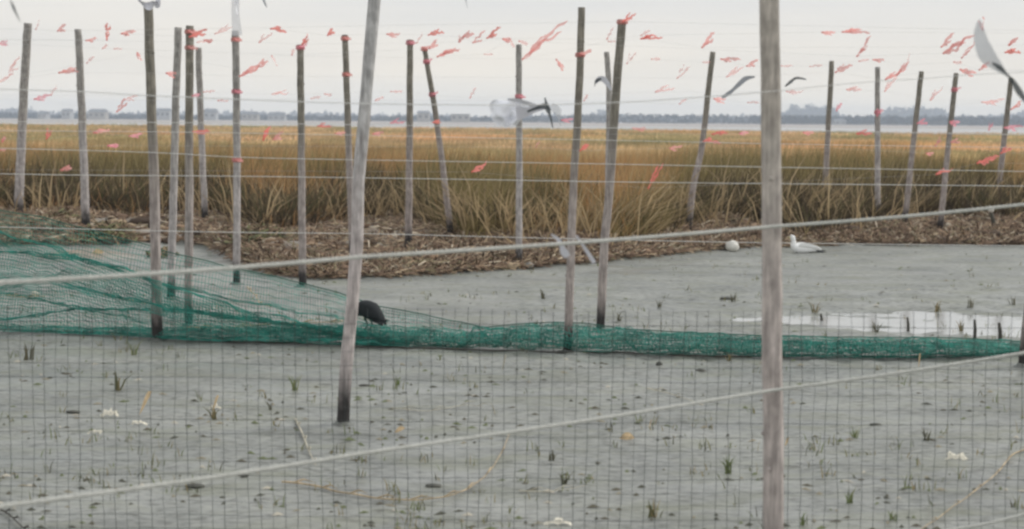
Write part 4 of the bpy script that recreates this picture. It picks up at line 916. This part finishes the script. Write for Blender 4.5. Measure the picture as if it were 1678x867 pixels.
def leaf(px,py,l,ang,label,m='leaf',stand=.3):
    f=ground_hit(px,py); k=f.y/F; L_=l*k; a=math.radians(ang); b=MB(); vs=[];fs=[]; n=7
    for i in range(n):
        t=i/(n-1); w_=L_*.34*math.sin(math.pi*min(1,t*.95+.03)); c=Vector((f.x+L_*(t-.5)*math.cos(a),f.y+.02*t,f.z+.012+L_*(t)*max(0,math.sin(a))+stand*L_*.4*math.sin(math.pi*t)))
        vs+= [c+Vector((0,-w_*.4,-w_*.6)),c,c+Vector((0,w_*.6,w_*.7))]
    for i in range(n-1):
        for j in range(2): fs.append((i*3+j,(i+1)*3+j,(i+1)*3+j+1,i*3+j+1))
    b.add(vs,fs); o=b.build('dry_leaf',M[m],origin=f); tag(o,label,'leaf','dry leaves scattered on the mud')
leaf(238,683,42,62,'tan curled leaf standing beside the shells at lower left')
leaf(352,684,34,70,'brown leaf standing behind a small shell left of the bowed pole')
leaf(655,712,18,20,'small tan leaf right of the foot of the bowed pole')
leaf(1028,722,26,-8,'orange and cream leaf on the mud left of the thick pole')
leaf(1066,705,14,70,'small yellowish leaf right of the orange leaf')
leaf(826,612,28,75,'pale upright scrap below the green net near the middle','reed_pale')
leaf(1507,604,22,80,'orange scrap standing where the rope meets the green net at right')
leaf(160,416,20,-20,'orange leaf lit up behind the green net at left')
leaf(1290,735,16,60,'small tan leaf just right of the thick pole')
def reed(pts,r,label,m='reed',z=.012,group='dry reeds lying on the mud'):
    cp=curve(pts,8); P=[]
    for i,p in enumerate(cp):
        q=ground_flat(p[0],p[1]); dz=p[2] if len(p)>2 else 0
        P.append(Vector((q.x,q.y,terrain(q.x,q.y)+z+dz)))
    n=len(P); b=MB(); b.tube(P,[r*(1-.6*i/n) for i in range(n)],6)
    for i in range(3,n-2,6):
        d=(P[i+1]-P[i]).normalized(); b.tube([P[i],P[i]+d*.05+Vector((.01,0,.02)),P[i]+d*.12+Vector((.0,0,.012))],[r*.6,r*.8,r*.1],4,flat=.4)
    o=b.build('dry_reed',M[m],origin=P[0]); tag(o,label,'reed',group)
reed([(462,795),(520,801),(580,815),(640,823),(720,821),(770,800),(810,765),(835,715)],.0055,'long curved brown reed on the mud at the bottom middle')
reed([(484,690),(497,716),(506,742),(517,768)],.006,'short pale reed standing askew left of the bowed pole foot','reed_pale')
reed([(1700,735),(1660,748),(1632,780),(1590,815),(1540,850),(1500,880)],.0045,'long brown reed curving through the lower right corner')
reed([(-20,828),(5,842),(24,856),(45,875)],.006,'dark twig in the bottom left corner','stem_dark')
reed([(640,672),(700,676),(760,666),(790,668)],.003,'thin yellowish stem lying flat right of the bowed pole foot','reed_pale')
reed([(300,552),(380,549),(450,545),(520,541),(562,540)],.009,'long tan reed caught along the green net left of the bowed pole','reed',.07)
reed([(405,478),(418,492),(428,506),(445,512)],.008,'short tan reed poking out of the mud behind the green net','reed',.05)
reed([(10,502),(40,504),(75,502)],.008,'brown reed in the green net at far left','reed',.10)
reed([(170,505),(205,512),(240,520)],.009,'rusty reed in the green net left of the tall taped pole','reed',.12)
reed([(1060,640),(1100,648),(1140,662)],.004,'thin stem lying on the mud just left of the thick pole','reed_pale')
reed([(850,808),(900,812),(960,802)],.003,'thin green grey stem lying at the bottom middle','reed_pale')
def tuft(px,py,h,label,dark=0,n=9,spread=.5):
    f=ground_hit(px,py); k=f.y/F; Hh=h*k; P=[];hs=[];ln=[];wd=[];cc=[]
    for i in range(n):
        P.append((random.gauss(0,.10)*Hh,random.gauss(0,.08)*Hh,-.005)); hs.append(Hh*random.uniform(.5,1)); ln.append((random.gauss(0,spread)*Hh*.6,random.gauss(0,.1)*Hh)); wd.append(random.uniform(.09,.16)*Hh*.5+.003)
        cc.append(random.choice([(.13,.13,.09),(.17,.155,.10)] if dark==1 else [(.21,.26,.11),(.27,.28,.14),(.15,.18,.08)] if dark==0 else [(.34,.27,.15),(.24,.2,.11),(.15,.15,.08)]))
    o=blades(np.array(P),np.array(hs),np.array(ln),np.array(wd),np.array(cc),'grass_tuft',M['grass'],label,'tuft',kind=None); o.location=f; o['group']='small tufts growing on the mud'; 
for a in [(905,757,26,'dark tuft on the mud below the middle of the green net',1),(1192,778,40,'green tuft on the mud just left of the thick pole',0),(925,795,30,'thin dark sprig below and right of the dark tuft',1),(350,690,34,'brown green tuft beside the small shell left of the bowed pole',2),(1392,825,34,'green brown tuft at lower right between shell and thick pole',0),(1400,718,24,'low green tuft right of the thick pole',0),(1316,862,30,'dark green sprig at the bottom edge right of the thick pole',0),(1073,850,40,'slim brown sprig near the bottom left of the thick pole',2),(1518,722,28,'thin sprig on the mud above the cream shell at right',1),(1462,855,26,'small green sprig at the bottom edge far right',0),(220,582,32,'green sprig right under the green net at left',0),(195,640,36,'brown sprig above the shells at lower left',2),(48,590,34,'dark sprig below the green net at the far left',1),(880,535,14,'small sprig just behind the green net near the middle',1),(482,640,34,'pale green sprig left of the bowed pole foot',0),(445,672,20,'dark sprout left of the bowed pole foot',1),(650,632,20,'small green sprout right of the bowed pole',0),(1195,592,20,'tan tuft at the foot of the green net left of the thick pole',2),(1015,527,18,'dark sprout behind the green net right of the stout pole',1),(1080,504,16,'lone dark sprout on the smooth mud before the thick pole',1),(892,490,20,'dark sprout on the mud left of the tall dark pole',1),(1590,505,20,'dark sprout above the bright pool at right',1),(1660,500,18,'dark sprout above the right end of the pool',1),(1535,512,26,'brown sprout at the rim of the bright pool',2),(1335,512,24,'brown sprout at the left end of the pool',2),(1435,545,24,'dark twiggy sprout inside the bright pool',1),(1575,546,26,'brown twiggy sprout inside the pool near the stakes',2),(1200,495,18,'dark flat sprout on the mud close left of the thick pole',1)]: tuft(*a)
for a in [(320,800,34,8,'dark flat clod on the mud at lower left'),(710,799,30,7,'dark flat clod above the curved reed'),(400,783,14,8,'small dark clod under the middle rope at left'),(598,634,20,5,'dark scrap right of the bowed pole near its foot'),(1148,610,18,6,'dark clod below the green net left of the thick pole'),(1080,600,12,8,'small dark clod below the green net right of the stout pole'),(1435,698,22,5,'dark flat clod on the mud right of the thick pole'),(1192,492,24,6,'dark flat lump on the smooth mud left of the thick pole'),(120,677,24,5,'dark flat scrap left of the shells at lower left')]:
    lump('mud_clod',a[0],a[1],a[2],a[3],M['clod'],a[4],'clod',seed=a[0],group='dark clods on the mud')
# white float on the bank
o=lump('white_float',1199,412,25,19,M['float'],'white rounded float lying on the brown bank left of the thick pole','float',seed=3,flat=.9)
f=o.location; k=f.y/F
b=MB(); b.tube([Vector((f.x+8*k,f.y,f.z+7*k)),Vector((f.x+12*k,f.y-.01,f.z+6*k))],[3*k,2*k],6); q=b.build('neck',M['float'],origin=f); q.parent=o; q.location=(0,0,0)
for px,py,s,h,lab in [(655,446,26,14,'ochre stone lump at the bank edge right of the bowed pole'),(862,440,26,11,'grey lump at the mud edge behind the upright thin pole'),(840,441,18,9,'small dark lump left of the grey lump at the mud edge'),(677,448,16,10,'small pale stone next to the ochre lump')]:
    lump('stone',px,py,s,h,M['clod'] if 'dark' in lab else mat('stone_'+str(px),(.30,.25,.18) if 'ochre' in lab else (.27,.26,.24),.9,noise_scale=30,dark=.5,light=1.4,bump=.5),lab,'stone',seed=px,group='stones at the edge of the bank')

# ------------------------------------------------------------ haze
b=MB(); b.box((0,1330,13.0),(7000,2760,29.0)); hz=b.build('haze',bpy.data.materials.new('haze'),smooth=False)
m=hz.data.materials[0]; m.use_nodes=True; t=m.node_tree; t.nodes.clear(); out=N(t,'ShaderNodeOutputMaterial'); v=N(t,'ShaderNodeVolumePrincipled')
v.inputs['Color'].default_value=(.77,.86,.98,1); v.inputs['Density'].default_value=.00044; t.links.new(v.outputs[0],out.inputs['Volume'])
tag(hz,'thin pale blue haze over the bay','haze',kind='stuff')
